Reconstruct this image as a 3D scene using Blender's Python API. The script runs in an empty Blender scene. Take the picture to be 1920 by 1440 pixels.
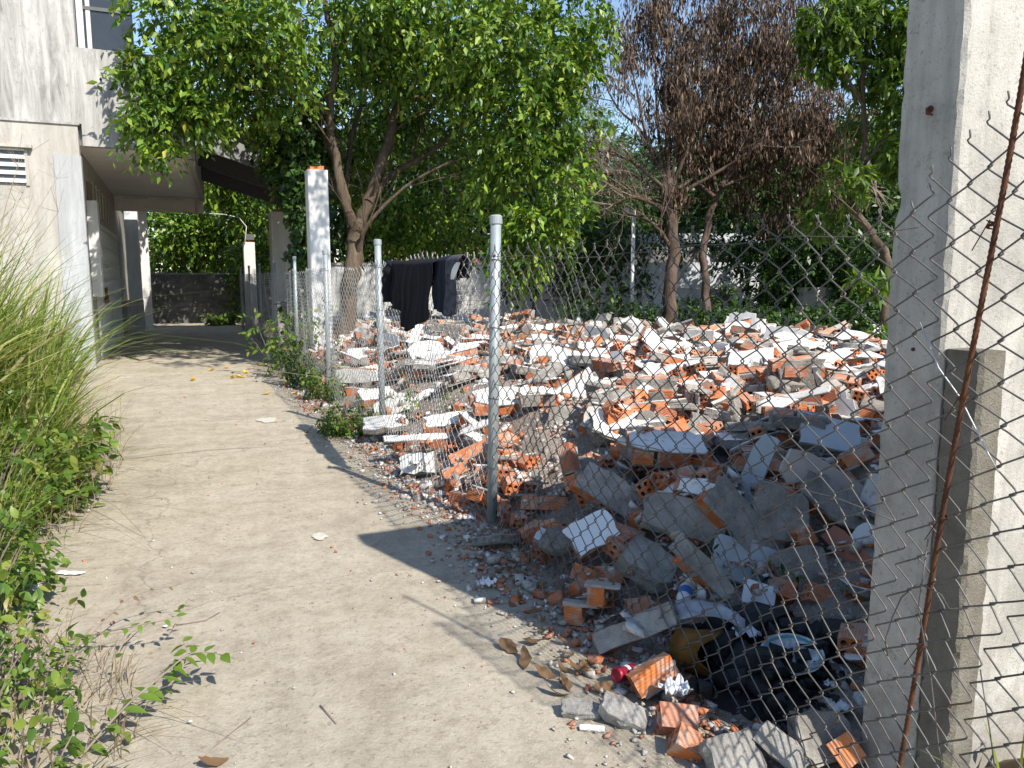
import bpy, bmesh, math, random
import numpy as np
from mathutils import Vector, Matrix, Euler
from mathutils.geometry import delaunay_2d_cdt

# ------------------------------------------------------------------ camera
SC = bpy.context.scene
FPX = 1442.0
YAW, PITCH, CAMZ = math.radians(23.3), math.radians(7.7), 1.6
cam = bpy.data.cameras.new('camera')
cam.sensor_width = 36.0
cam.lens = 36.0 * FPX / 1920.0
cam.clip_start, cam.clip_end = 0.05, 2000.0
cam_o = bpy.data.objects.new('camera', cam)
SC.collection.objects.link(cam_o)
cam_o.location = (0, 0, CAMZ)
cam_o.rotation_euler = Euler((math.pi / 2 - PITCH, 0, -YAW), 'XYZ')
SC.camera = cam_o

# ------------------------------------------------------------------ sky, sun, exposure
SUN_EL, SUN_AZ = math.radians(43.0), math.radians(161.5)      # azimuth clockwise from +Y
world = bpy.data.worlds.new('World')
SC.world = world
world.use_nodes = True
wn = world.node_tree
for n in list(wn.nodes):
    wn.nodes.remove(n)
w_out = wn.nodes.new('ShaderNodeOutputWorld')
w_bg = wn.nodes.new('ShaderNodeBackground')
w_sky = wn.nodes.new('ShaderNodeTexSky')
w_sky.sky_type = 'NISHITA'
w_sky.sun_disc = False
w_sky.sun_elevation = SUN_EL
w_sky.sun_rotation = SUN_AZ
w_sky.air_density, w_sky.dust_density, w_sky.ozone_density = 1.0, 0.3, 1.6
w_bg.inputs['Strength'].default_value = 0.135
wn.links.new(w_sky.outputs[0], w_bg.inputs['Color'])
wn.links.new(w_bg.outputs[0], w_out.inputs['Surface'])

sun = bpy.data.lights.new('sun', 'SUN')
sun.energy, sun.angle, sun.color = 4.8, math.radians(0.55), (1.0, 0.94, 0.84)
sun_o = bpy.data.objects.new('sun', sun)
SC.collection.objects.link(sun_o)
SUNV = Vector((math.sin(SUN_AZ) * math.cos(SUN_EL), math.cos(SUN_AZ) * math.cos(SUN_EL), math.sin(SUN_EL)))
sun_o.rotation_euler = (-SUNV).to_track_quat('-Z', 'Y').to_euler()

SC.view_settings.view_transform = 'Standard'
SC.view_settings.look = 'None'
SC.view_settings.exposure = 0.72
SC.view_settings.gamma = 1.0
SC.view_settings.use_curve_mapping = False
SC.cycles.max_bounces = 4
SC.cycles.transparent_max_bounces = 4

# ------------------------------------------------------------------ picture point -> place in the world
_F = np.array([math.sin(YAW) * math.cos(PITCH), math.cos(YAW) * math.cos(PITCH), -math.sin(PITCH)])
_R = np.array([math.cos(YAW), -math.sin(YAW), 0.0])
_U = np.cross(_R, _F)
_C = np.array([0, 0, CAMZ])
def _ray(x, y): return _F + _R * (x - 960) / FPX + _U * (720 - y) / FPX
def az(x, y, z=0.0):
    r = _ray(x, y); return Vector(_C + r * (z - CAMZ) / r[2])
def ad(x, y, d): return Vector(_C + _ray(x, y) * d)
def ax(x, y, X):
    r = _ray(x, y); return Vector(_C + r * X / r[0])
def ay(x, y, Y):
    r = _ray(x, y); return Vector(_C + r * Y / r[1])
_RH = Vector((math.cos(YAW), -math.sin(YAW), 0)); _TH = Vector((-math.sin(YAW), -math.cos(YAW), 0))
def cv(r, u, t):                      # vector from (right, up, towards the viewer)
    return _RH * r + Vector((0, 0, 1)) * u + _TH * t
def frame(loc, normal, xdir):         # local Z along normal, local X near xdir
    z = Vector(normal).normalized(); x = Vector(xdir); x = (x - z * x.dot(z)).normalized(); y = z.cross(x)
    m = Matrix((x, y, z)).transposed().to_4x4(); m.translation = Vector(loc); return m

# ------------------------------------------------------------------ objects and tags
COL = SC.collection
def link(o, parent=None):
    COL.objects.link(o)
    if parent is not None: o.parent = parent
    return o
def tag(o, label=None, cat=None, group=None, kind=None):
    if label: o['label'] = label
    if cat: o['category'] = cat
    if group: o['group'] = group
    if kind: o['kind'] = kind
    return o
def empty(name, loc=(0, 0, 0), rz=0.0):
    o = bpy.data.objects.new(name, None); o.empty_display_size = 0.1
    o.location = loc; o.rotation_euler = (0, 0, rz); return link(o)
def mobj(name, mesh, parent=None, matrix=None):
    o = bpy.data.objects.new(name, mesh); link(o, parent)
    if matrix is not None: o.matrix_local = matrix
    return o
def copy_tree(o, parent=None):
    c = o.copy(); link(c, parent)
    if parent is not None: c.matrix_parent_inverse = o.matrix_parent_inverse.copy()
    for ch in o.children: copy_tree(ch, c)
    return c

class MB:
    """collects verts / faces / material indices"""
    def __init__(s): s.v = []; s.f = []; s.m = []
    def add(s, vs, fs, mi=0, M=None):
        b = len(s.v)
        s.v += [tuple(M @ Vector(v)) for v in vs] if M is not None else [tuple(v) for v in vs]
        s.f += [tuple(i + b for i in f) for f in fs]
        s.m += ([mi] * len(fs) if isinstance(mi, int) else list(mi))
        return s
    def box(s, a, b, mi=0, M=None, jit=0.0, rnd=random):
        x0, y0, z0 = a; x1, y1, z1 = b
        vs = [(x0,y0,z0),(x1,y0,z0),(x1,y1,z0),(x0,y1,z0),(x0,y0,z1),(x1,y0,z1),(x1,y1,z1),(x0,y1,z1)]
        if jit: vs = [(p[0]+rnd.uniform(-jit,jit), p[1]+rnd.uniform(-jit,jit), p[2]+rnd.uniform(-jit,jit)) for p in vs]
        return s.add(vs, [(0,3,2,1),(4,5,6,7),(0,1,5,4),(1,2,6,5),(2,3,7,6),(3,0,4,7)], mi, M)
    def tube(s, pts, rad, n=8, mi=0, cap=True, M=None):
        pts = [Vector(p) for p in pts]; k = len(pts)
        rad = [rad] * k if not hasattr(rad, '__len__') else rad
        vs = []; fs = []
        up = None
        for i, p in enumerate(pts):
            t = (pts[min(i+1, k-1)] - pts[max(i-1, 0)])
            t = t.normalized() if t.length > 1e-9 else Vector((0, 0, 1))
            if up is None:
                up = Vector((1, 0, 0)) if abs(t.x) < 0.8 else Vector((0, 1, 0))
            a = (up - t * up.dot(t)).normalized(); up = a; b = t.cross(a)
            for j in range(n):
                th = 2 * math.pi * j / n
                vs.append(p + (a * math.cos(th) + b * math.sin(th)) * rad[i])
        for i in range(k - 1):
            for j in range(n):
                j2 = (j + 1) % n
                fs.append((i*n+j, i*n+j2, (i+1)*n+j2, (i+1)*n+j))
        if cap:
            fs.append(tuple(range(n-1, -1, -1))); fs.append(tuple((k-1)*n + j for j in range(n)))
        return s.add(vs, fs, mi, M)
    def prism(s, outline, z0, z1, mi=0, M=None, mi_side=None, mi_bot=None):
        n = len(outline)
        vs = [(x, y, z0) for x, y in outline] + [(x, y, z1) for x, y in outline]
        fs = [tuple(range(n-1, -1, -1)), tuple(range(n, 2*n))] + [(i, (i+1) % n, n+(i+1) % n, n+i) for i in range(n)]
        ms = [mi if mi_bot is None else mi_bot, mi] + [mi if mi_side is None else mi_side] * n
        return s.add(vs, fs, ms, M)
    def mesh(s, name, mats, smooth=False):
        me = bpy.data.meshes.new(name); me.from_pydata(s.v, [], s.f)
        for m in (mats if isinstance(mats, (list, tuple)) else [mats]): me.materials.append(m)
        me.polygons.foreach_set('material_index', s.m)
        if smooth: me.polygons.foreach_set('use_smooth', [True] * len(s.f))
        me.update(); return me
    def build(s, name, mats, parent=None, smooth=False, matrix=None):
        return mobj(name, s.mesh(name, mats, smooth), parent, matrix)

def np_mesh(name, V, T, mat, smooth=False, nv=3):
    """fast mesh of triangles or quads from numpy arrays"""
    me = bpy.data.meshes.new(name)
    V = np.asarray(V, dtype=np.float32); T = np.asarray(T, dtype=np.int32)
    me.vertices.add(len(V)); me.vertices.foreach_set('co', V.ravel())
    me.loops.add(T.size); me.loops.foreach_set('vertex_index', T.ravel())
    me.polygons.add(len(T))
    me.polygons.foreach_set('loop_start', np.arange(0, T.size, nv, dtype=np.int32))
    me.polygons.foreach_set('loop_total', np.full(len(T), nv, dtype=np.int32))
    if smooth: me.polygons.foreach_set('use_smooth', np.ones(len(T), dtype=bool))
    for m in (mat if isinstance(mat, (list, tuple)) else [mat]): me.materials.append(m)
    me.update(calc_edges=True); me.validate(); return me

# ------------------------------------------------------------------ materials
MATS = {}
def _n(nt, t, **kw):
    n = nt.nodes.new(t)
    for k, v in kw.items():
        if k in n.inputs: n.inputs[k].default_value = v
        else: setattr(n, k, v)
    return n
def ramp(nt, stops, fac=None):
    r = nt.nodes.new('ShaderNodeValToRGB'); el = r.color_ramp.elements
    while len(el) < len(stops): el.new(0.5)
    for e, (p, c) in zip(el, stops):
        e.position = p; e.color = (*c, 1) if len(c) == 3 else c
    if fac is not None: nt.links.new(fac, r.inputs[0])
    return r.outputs[0]
def mixc(nt, fac, a, b, blend='MIX'):
    m = nt.nodes.new('ShaderNodeMix'); m.data_type = 'RGBA'; m.blend_type = blend
    for s, v in ((m.inputs[0], fac), (m.inputs[6], a), (m.inputs[7], b)):
        if hasattr(v, 'links') or isinstance(v, bpy.types.NodeSocket): nt.links.new(v, s)
        elif isinstance(v, (int, float)): s.default_value = v
        else: s.default_value = (*v, 1) if len(v) == 3 else v
    return m.outputs[2]
def mat(name, rough=0.85, metal=0.0, spec=0.3):
    m = bpy.data.materials.new(name); m.use_nodes = True; nt = m.node_tree
    b = nt.nodes['Principled BSDF']
    b.inputs['Roughness'].default_value = rough; b.inputs['Metallic'].default_value = metal
    b.inputs['Specular IOR Level'].default_value = spec
    MATS[name] = m; return m, nt, b
def coords(nt, world=False, scale=(1, 1, 1), obj_random=True):
    if world:
        g = nt.nodes.new('ShaderNodeNewGeometry'); out = g.outputs['Position']
    else:
        t = nt.nodes.new('ShaderNodeTexCoord'); out = t.outputs['Object']
        if obj_random:
            oi = nt.nodes.new('ShaderNodeObjectInfo')
            mu = nt.nodes.new('ShaderNodeMath'); mu.operation = 'MULTIPLY'; mu.inputs[1].default_value = 40.0
            nt.links.new(oi.outputs['Random'], mu.inputs[0])
            ad_ = nt.nodes.new('ShaderNodeVectorMath'); ad_.operation = 'ADD'
            nt.links.new(out, ad_.inputs[0]); nt.links.new(mu.outputs[0], ad_.inputs[1]); out = ad_.outputs[0]
    if scale != (1, 1, 1):
        mp = nt.nodes.new('ShaderNodeMapping'); mp.inputs['Scale'].default_value = scale
        nt.links.new(out, mp.inputs['Vector']); out = mp.outputs[0]
    return out
def noise(nt, vec, scale, detail=5, rough=0.6, dist=0.0):
    n = _n(nt, 'ShaderNodeTexNoise', Scale=scale, Detail=detail, Roughness=rough, Distortion=dist)
    nt.links.new(vec, n.inputs['Vector']); return n.outputs[0]
def bump(nt, b, h, strength=0.4, dist=0.01):
    bp = nt.nodes.new('ShaderNodeBump'); bp.inputs['Strength'].default_value = strength; bp.inputs['Distance'].default_value = dist
    nt.links.new(h, bp.inputs['Height']); nt.links.new(bp.outputs[0], b.inputs['Normal'])
def orand(nt): return nt.nodes.new('ShaderNodeObjectInfo').outputs['Random']
def irand(nt): return nt.nodes.new('ShaderNodeNewGeometry').outputs['Random Per Island']

def dust(nt, c, v, amt=0.6, col=(0.46, 0.40, 0.335)):
    """grey mortar dust settled on upward faces"""
    g_ = nt.nodes.new('ShaderNodeNewGeometry'); sx = nt.nodes.new('ShaderNodeSeparateXYZ'); nt.links.new(g_.outputs['Normal'], sx.inputs[0])
    f = mixc(nt, 1.0, ramp(nt, [(0.35, (0, 0, 0)), (0.95, (amt, amt, amt))], sx.outputs[2]), ramp(nt, [(0.36, (0.1, 0.1, 0.1)), (0.6, (1, 1, 1))], noise(nt, v, 11, 7, 0.75)), 'MULTIPLY')
    return mixc(nt, f, c, col)
def mottled(name, stops, scale=6.0, rough=0.9, bscale=40, bstr=0.4, bdist=0.01, world=False, detail=6, speck=None, vscale=(1,1,1), spec=0.25, metal=0.0, rnd=None, dusty=0.0):
    """base colour from a noise ramp, fine speckle and relief"""
    m, nt, b = mat(name, rough, metal, spec)
    v = coords(nt, world, vscale)
    c = ramp(nt, stops, noise(nt, v, scale, detail, 0.65))
    if speck:
        ssc, lo, hi, colr, amt = speck
        f = ramp(nt, [(lo, (0, 0, 0)), (hi, (amt, amt, amt))], noise(nt, v, ssc, 3, 0.6))
        c = mixc(nt, f, c, colr)
    if rnd == 'obj':
        c = mixc(nt, 1.0, c, ramp(nt, [(0, (0.78, 0.78, 0.78)), (1, (1.1, 1.1, 1.1))], orand(nt)), 'MULTIPLY')
    elif rnd == 'island':
        c = mixc(nt, 1.0, c, ramp(nt, [(0, (0.65, 0.65, 0.65)), (1, (1.15, 1.15, 1.15))], irand(nt)), 'MULTIPLY')
    if dusty: c = dust(nt, c, v, dusty)
    nt.links.new(c, b.inputs['Base Color'])
    bump(nt, b, noise(nt, v, bscale, 6, 0.7), bstr, bdist)
    return m

def leafmat(name, stops, transl=0.2, rough=0.42, spec=0.4, tint=(1.15, 1.25, 0.45)):
    m, nt, b = mat(name, rough, 0, spec)
    c = ramp(nt, stops, irand(nt)); nt.links.new(c, b.inputs['Base Color'])
    tr = nt.nodes.new('ShaderNodeBsdfTranslucent')
    nt.links.new(mixc(nt, 1.0, c, tint, 'MULTIPLY'), tr.inputs[0])
    mx = nt.nodes.new('ShaderNodeMixShader'); mx.inputs[0].default_value = transl
    out = nt.nodes['Material Output']
    nt.links.new(b.outputs[0], mx.inputs[1]); nt.links.new(tr.outputs[0], mx.inputs[2]); nt.links.new(mx.outputs[0], out.inputs[0])
    return m

# concrete path
def make_path_mat():
    m, nt, b = mat('path_concrete', 0.92, 0, 0.2)
    v = coords(nt, True)
    c = ramp(nt, [(0.30, (0.295, 0.255, 0.195)), (0.5, (0.405, 0.357, 0.280)), (0.70, (0.49, 0.44, 0.355))], noise(nt, v, 1.3, 10, 0.82))
    st = ramp(nt, [(0.36, (0.58, 0.55, 0.50)), (0.54, (1, 1, 1))], noise(nt, v, 5.5, 10, 0.85))
    c = mixc(nt, 0.6, c, st, 'MULTIPLY')
    # streaks along the lane and pale abraded patches
    v2 = coords(nt, True, (7, 1.1, 1))
    c = mixc(nt, ramp(nt, [(0.5, (0, 0, 0)), (0.75, (0.4, 0.4, 0.4))], noise(nt, v2, 1.3, 6, 0.7)), c, (0.50, 0.45, 0.36))
    c = mixc(nt, ramp(nt, [(0.53, (0, 0, 0)), (0.66, (0.85, 0.85, 0.85))], noise(nt, v, 34, 6, 0.85)), c, (0.20, 0.165, 0.12))
    c = mixc(nt, ramp(nt, [(0.58, (0, 0, 0)), (0.70, (0.6, 0.6, 0.6))], noise(nt, v, 75, 4, 0.8)), c, (0.56, 0.50, 0.41))
    vo = _n(nt, 'ShaderNodeTexVoronoi', Scale=55.0); nt.links.new(v, vo.inputs['Vector'])
    pit = ramp(nt, [(0.05, (1, 1, 1)), (0.16, (0, 0, 0))], vo.outputs['Distance'])
    gate = ramp(nt, [(0.52, (0, 0, 0)), (0.6, (1, 1, 1))], noise(nt, v, 5.0, 3, 0.6))
    pm = mixc(nt, 1.0, pit, gate, 'MULTIPLY')
    c = mixc(nt, mixc(nt, 1.0, pm, (0.55, 0.55, 0.55), 'MULTIPLY'), c, (0.16, 0.14, 0.12))
    # hairline cracks
    vc = _n(nt, 'ShaderNodeTexVoronoi', Scale=0.42, feature='DISTANCE_TO_EDGE'); vw = nt.nodes.new('ShaderNodeVectorMath'); vw.operation = 'ADD'
    nz = _n(nt, 'ShaderNodeTexNoise', Scale=3.0, Detail=6.0); nt.links.new(v, nz.inputs['Vector'])
    sc = nt.nodes.new('ShaderNodeVectorMath'); sc.operation = 'SCALE'; sc.inputs['Scale'].default_value = 0.5
    nt.links.new(nz.outputs['Color'], sc.inputs[0]); nt.links.new(v, vw.inputs[0]); nt.links.new(sc.outputs[0], vw.inputs[1]); nt.links.new(vw.outputs[0], vc.inputs['Vector'])
    ck = ramp(nt, [(0.0, (0.55, 0.55, 0.55)), (0.004, (0, 0, 0))], vc.outputs['Distance'])
    c = mixc(nt, ck, c, (0.15, 0.13, 0.10))
    nt.links.new(c, b.inputs['Base Color'])
    hmix = mixc(nt, 0.5, noise(nt, v, 60, 6, 0.8), noise(nt, v, 7, 6, 0.7))
    bump(nt, b, hmix, 0.9, 0.015)
    return m
M_PATH = make_path_mat()
M_SOIL = mottled('soil', [(0.3, (0.10, 0.075, 0.05)), (0.6, (0.17, 0.13, 0.085)), (0.8, (0.12, 0.13, 0.05))], 3.0, 0.95, 30, 0.6, 0.03, True)
M_DUST = mottled('rubble_dust', [(0.3, (0.16, 0.12, 0.095)), (0.55, (0.30, 0.25, 0.21)), (0.75, (0.38, 0.22, 0.14))], 7.0, 0.95, 35, 0.8, 0.04, True, speck=(60, 0.55, 0.62, (0.45, 0.42, 0.38), 0.8))

def make_brick_mat():
    m, nt, b = mat('fired_clay', 0.85, 0, 0.2)
    v = coords(nt)
    c = ramp(nt, [(0.0, (0.52, 0.135, 0.035)), (0.5, (0.62, 0.20, 0.055)), (0.8, (0.44, 0.15, 0.075)), (1.0, (0.34, 0.14, 0.09))], orand(nt))
    c = mixc(nt, ramp(nt, [(0.4, (0, 0, 0)), (0.62, (0.7, 0.7, 0.7))], noise(nt, v, 14, 6, 0.7)), c, (0.30, 0.10, 0.05))
    c = mixc(nt, ramp(nt, [(0.50, (0, 0, 0)), (0.64, (0.8, 0.8, 0.8))], noise(nt, v, 9, 7, 0.72)), c, (0.44, 0.37, 0.31))
    c = dust(nt, c, v, 0.5)
    nt.links.new(c, b.inputs['Base Color'])
    tc = nt.nodes.new('ShaderNodeTexCoord'); sx = nt.nodes.new('ShaderNodeSeparateXYZ'); nt.links.new(tc.outputs['Object'], sx.inputs[0])
    ma = nt.nodes.new('ShaderNodeMath'); ma.operation = 'ADD'; nt.links.new(sx.outputs[1], ma.inputs[0]); nt.links.new(sx.outputs[2], ma.inputs[1])
    mm = nt.nodes.new('ShaderNodeMath'); mm.operation = 'MULTIPLY'; mm.inputs[1].default_value = 520.0; nt.links.new(ma.outputs[0], mm.inputs[0])
    sn = nt.nodes.new('ShaderNodeMath'); sn.operation = 'SINE'; nt.links.new(mm.outputs[0], sn.inputs[0])
    mr = _n(nt, 'ShaderNodeMapRange'); mr.inputs[1].default_value = -1; mr.inputs[2].default_value = 1; nt.links.new(sn.outputs[0], mr.inputs[0])
    bump(nt, b, mixc(nt, 0.5, mr.outputs[0], noise(nt, v, 60, 5, 0.7)), 0.6, 0.006)
    return m
M_BRICK = make_brick_mat()
M_BRICK_OLD = mottled('dusty_clay', [(0.35, (0.52, 0.16, 0.055)), (0.52, (0.50, 0.21, 0.10)), (0.70, (0.42, 0.36, 0.31))], 9.0, 0.9, 60, 0.5, 0.008, rnd='obj', dusty=0.4)
M_PLAST = mottled('white_plaster', [(0.25, (0.47, 0.45, 0.42)), (0.42, (0.66, 0.65, 0.62)), (0.6, (0.76, 0.75, 0.73))], 3.5, 0.8, 70, 0.25, 0.004, speck=(26, 0.56, 0.68, (0.40, 0.36, 0.31), 0.85), rnd='obj')
M_CEMENT = mottled('grey_cement', [(0.3, (0.19, 0.175, 0.155)), (0.5, (0.33, 0.31, 0.28)), (0.72, (0.49, 0.46, 0.42))], 8.0, 0.93, 28, 1.0, 0.022, speck=(70, 0.6, 0.7, (0.2, 0.18, 0.16), 0.7), rnd='obj')
M_MORTAR = mottled('mortar', [(0.3, (0.27, 0.245, 0.22)), (0.6, (0.42, 0.39, 0.35)), (0.8, (0.50, 0.47, 0.43))], 18.0, 0.95, 60, 0.9, 0.015, rnd='obj', dusty=0.6)
M_TILE = mottled('glazed_tile', [(0.3, (0.66, 0.69, 0.72)), (0.7, (0.78, 0.80, 0.82))], 5.0, 0.22, 30, 0.05, 0.002, spec=0.5)
# chips that are joined: colour per island
def chipmat(name, stops):
    m, nt, b = mat(name, 0.92, 0, 0.2); v = coords(nt, True)
    c = ramp(nt, stops, irand(nt))
    c = mixc(nt, ramp(nt, [(0.45, (0, 0, 0)), (0.65, (0.6, 0.6, 0.6))], noise(nt, v, 25, 4, 0.7)), c, (0.36, 0.31, 0.27))
    nt.links.new(c, b.inputs['Base Color']); bump(nt, b, noise(nt, v, 90, 4, 0.7), 0.5, 0.008); return m
M_CHIP = chipmat('rubble_chip', [(0.0, (0.46, 0.15, 0.06)), (0.28, (0.38, 0.14, 0.07)), (0.33, (0.30, 0.28, 0.26)), (0.62, (0.44, 0.41, 0.37)), (0.70, (0.24, 0.20, 0.17)), (0.86, (0.70, 0.69, 0.66)), (1.0, (0.60, 0.58, 0.55))])

def make_render_mat(name, base, dark, grime=0.5):
    """old painted render with rain streaks"""
    m, nt, b = mat(name, 0.9, 0, 0.2)
    v = coords(nt, True); vs = coords(nt, True, (2.6, 2.6, 0.35))
    c = mixc(nt, ramp(nt, [(0.40, (0, 0, 0)), (0.62, (grime * 0.8, grime * 0.8, grime * 0.8))], noise(nt, vs, 1.8, 9, 0.76, 0.5)), base, dark)
    c = mixc(nt, ramp(nt, [(0.42, (0, 0, 0)), (0.70, (0.55, 0.55, 0.55))], noise(nt, v, 1.1, 7, 0.7)), c, tuple(x * 0.72 for x in base))
    c = mixc(nt, ramp(nt, [(0.60, (0, 0, 0)), (0.68, (0.5, 0.5, 0.5))], noise(nt, v, 13, 5, 0.75)), c, dark)
    nt.links.new(c, b.inputs['Base Color']); bump(nt, b, noise(nt, v, 45, 6, 0.7), 0.35, 0.01); return m
M_RENDER = make_render_mat('weathered_render', (0.47, 0.46, 0.44), (0.115, 0.113, 0.108), 1.0)
M_RENDER2 = make_render_mat('pale_render', (0.47, 0.45, 0.41), (0.22, 0.205, 0.18), 0.7)
M_BLUEW = make_render_mat('blue_white_paint', (0.62, 0.65, 0.69), (0.34, 0.345, 0.35), 0.5)
M_WHITE = make_render_mat('white_paint', (0.66, 0.655, 0.64), (0.34, 0.32, 0.29), 0.45)
M_SOFFIT = make_render_mat('soffit_paint', (0.86, 0.83, 0.79), (0.70, 0.66, 0.61), 0.35)
M_DARKPL = make_render_mat('dark_plinth', (0.25, 0.24, 0.23), (0.14, 0.13, 0.12), 0.6)

def make_pillar_mat():
    m, nt, b = mat('cast_concrete', 0.92, 0, 0.2)
    v = coords(nt, True)
    c = ramp(nt, [(0.3, (0.28, 0.268, 0.243)), (0.48, (0.44, 0.42, 0.382)), (0.7, (0.55, 0.53, 0.485))], noise(nt, v, 2.4, 8, 0.68))
    c = mixc(nt, ramp(nt, [(0.57, (0, 0, 0)), (0.66, (0.65, 0.65, 0.65))], noise(nt, v, 30, 5, 0.75)), c, (0.24, 0.23, 0.21))
    c = mixc(nt, ramp(nt, [(0.60, (0, 0, 0)), (0.68, (0.8, 0.8, 0.8))], noise(nt, v, 110, 3, 0.7)), c, (0.22, 0.21, 0.19))
    vs_ = coords(nt, True, (6, 6, 0.5)); c = mixc(nt, ramp(nt, [(0.48, (0, 0, 0)), (0.68, (0.55, 0.55, 0.55))], noise(nt, vs_, 1.5, 7, 0.75)), c, (0.21, 0.20, 0.18))
    # moss/mud low down on its own shape
    sx = nt.nodes.new('ShaderNodeSeparateXYZ'); nt.links.new(v, sx.inputs[0])
    lo = _n(nt, 'ShaderNodeMapRange'); lo.inputs[1].default_value = 0.9; lo.inputs[2].default_value = 0.1; nt.links.new(sx.outputs[2], lo.inputs[0])
    mf = mixc(nt, 1.0, lo.outputs[0], ramp(nt, [(0.4, (0, 0, 0)), (0.6, (0.8, 0.8, 0.8))], noise(nt, v, 9, 6, 0.7)), 'MULTIPLY')
    c = mixc(nt, mf, c, (0.26, 0.24, 0.20))
    nt.links.new(c, b.inputs['Base Color'])
    bump(nt, b, mixc(nt, 0.5, noise(nt, v, 120, 4, 0.8), noise(nt, v, 14, 6, 0.7)), 0.7, 0.012); return m
M_PILLAR = make_pillar_mat()
M_STUB = mottled('coarse_mortar', [(0.3, (0.15, 0.135, 0.105)), (0.55, (0.24, 0.22, 0.18)), (0.8, (0.34, 0.31, 0.265))], 8, 0.95, 140, 1.0, 0.012, True)
M_CMU = mottled('mossy_block', [(0.3, (0.06, 0.063, 0.058)), (0.55, (0.13, 0.13, 0.125)), (0.75, (0.25, 0.247, 0.24))], 3.0, 0.95, 30, 0.6, 0.02, True)
M_CMUJ = mottled('block_joint', [(0.3, (0.16, 0.16, 0.155)), (0.7, (0.30, 0.295, 0.285))], 5.0, 0.95, 30, 0.5, 0.02, True)
M_GALV = mottled('galvanised_pipe', [(0.3, (0.25, 0.285, 0.30)), (0.6, (0.35, 0.385, 0.40)), (0.8, (0.43, 0.455, 0.46))], 9, 0.5, 40, 0.1, 0.003, True, metal=0.35, spec=0.4)
M_WIRE = mottled('fence_wire', [(0.3, (0.06, 0.055, 0.052)), (0.55, (0.13, 0.125, 0.12)), (0.75, (0.12, 0.068, 0.042))], 5, 0.42, 60, 0.2, 0.002, True, metal=0.2, spec=0.3)
M_WIRE2 = mottled('bright_wire', [(0.3, (0.33, 0.335, 0.335)), (0.7, (0.50, 0.505, 0.505))], 5, 0.4, 60, 0.2, 0.002, True, metal=0.5, spec=0.4)
M_RUST = mottled('rusty_steel', [(0.3, (0.045, 0.020, 0.013)), (0.55, (0.10, 0.040, 0.020)), (0.8, (0.19, 0.09, 0.042))], 14, 0.85, 120, 0.6, 0.004, True)
M_BARK = mottled('grey_brown_bark', [(0.3, (0.05, 0.036, 0.026)), (0.55, (0.115, 0.085, 0.06)), (0.78, (0.20, 0.16, 0.12))], 5, 0.95, 22, 0.9, 0.04, True, vscale=(1, 1, 0.3))
M_BARK_D = mottled('dead_bark', [(0.3, (0.05, 0.034, 0.026)), (0.55, (0.11, 0.076, 0.057)), (0.78, (0.20, 0.155, 0.125))], 5, 0.95, 22, 0.9, 0.04, True, vscale=(1, 1, 0.3))
M_TWIG = mottled('pale_twig', [(0.3, (0.17, 0.13, 0.105)), (0.7, (0.29, 0.235, 0.20))], 6, 0.95, 30, 0.3, 0.01, True)
M_LEAF = leafmat('bright_leaf', [(0.0, (0.026, 0.08, 0.010)), (0.3, (0.065, 0.14, 0.014)), (0.7, (0.145, 0.235, 0.022)), (0.9965, (0.25, 0.32, 0.04)), (0.998, (0.55, 0.33, 0.02)), (1.0, (0.6, 0.36, 0.03))])
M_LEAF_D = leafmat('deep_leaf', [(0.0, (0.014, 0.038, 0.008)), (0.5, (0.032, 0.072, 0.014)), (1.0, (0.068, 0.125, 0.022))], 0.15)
M_LEAF_F = leafmat('feathery_leaf', [(0.0, (0.05, 0.10, 0.035)), (0.5, (0.08, 0.14, 0.05)), (1.0, (0.12, 0.18, 0.06))], 0.3)
M_LEAF_M = leafmat('mango_leaf', [(0.0, (0.04, 0.085, 0.012)), (0.5, (0.085, 0.155, 0.02)), (1.0, (0.17, 0.25, 0.035))], 0.35)
M_LEAF_B = leafmat('dead_brown_leaf', [(0.0, (0.026, 0.019, 0.014)), (0.4, (0.060, 0.039, 0.026)), (0.75, (0.11, 0.068, 0.042)), (0.92, (0.20, 0.14, 0.095)), (1.0, (0.33, 0.26, 0.18))], 0.12, 0.7, 0.2, (1.2, 0.8, 0.6))
M_WEED = leafmat('weed_leaf', [(0.0, (0.05, 0.105, 0.015)), (0.45, (0.10, 0.18, 0.025)), (0.8, (0.17, 0.245, 0.035)), (0.92, (0.25, 0.27, 0.06)), (1.0, (0.30, 0.22, 0.09))], 0.35)
M_GRASS = leafmat('tall_grass_blade', [(0.0, (0.09, 0.16, 0.025)), (0.35, (0.19, 0.27, 0.045)), (0.65, (0.30, 0.36, 0.08)), (0.78, (0.38, 0.34, 0.14)), (1.0, (0.50, 0.43, 0.26))], 0.35, 0.5)
M_STRAW = leafmat('dry_straw', [(0.0, (0.16, 0.12, 0.08)), (0.5, (0.28, 0.21, 0.13)), (1.0, (0.40, 0.33, 0.22))], 0.15, 0.8, 0.2, (1, 0.9, 0.7))
M_DRYLEAF = leafmat('dry_leaf', [(0.0, (0.10, 0.06, 0.032)), (0.5, (0.17, 0.10, 0.052)), (1.0, (0.24, 0.155, 0.085))], 0.15, 0.7, 0.2, (1.1, 0.9, 0.6))
M_YLEAF = leafmat('yellow_leaf', [(0.0, (0.62, 0.36, 0.02)), (1.0, (0.70, 0.46, 0.04))], 0.2, 0.6, 0.2, (1, 0.9, 0.4))
def plain(name, col, rough=0.6, metal=0.0, spec=0.4, var=0.12, scale=8, bstr=0.15):
    lo = tuple(max(0, x * (1 - var)) for x in col); hi = tuple(min(1, x * (1 + var)) for x in col)
    return mottled(name, [(0.3, lo), (0.7, hi)], scale, rough, 50, bstr, 0.004, spec=spec, metal=metal)
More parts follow.
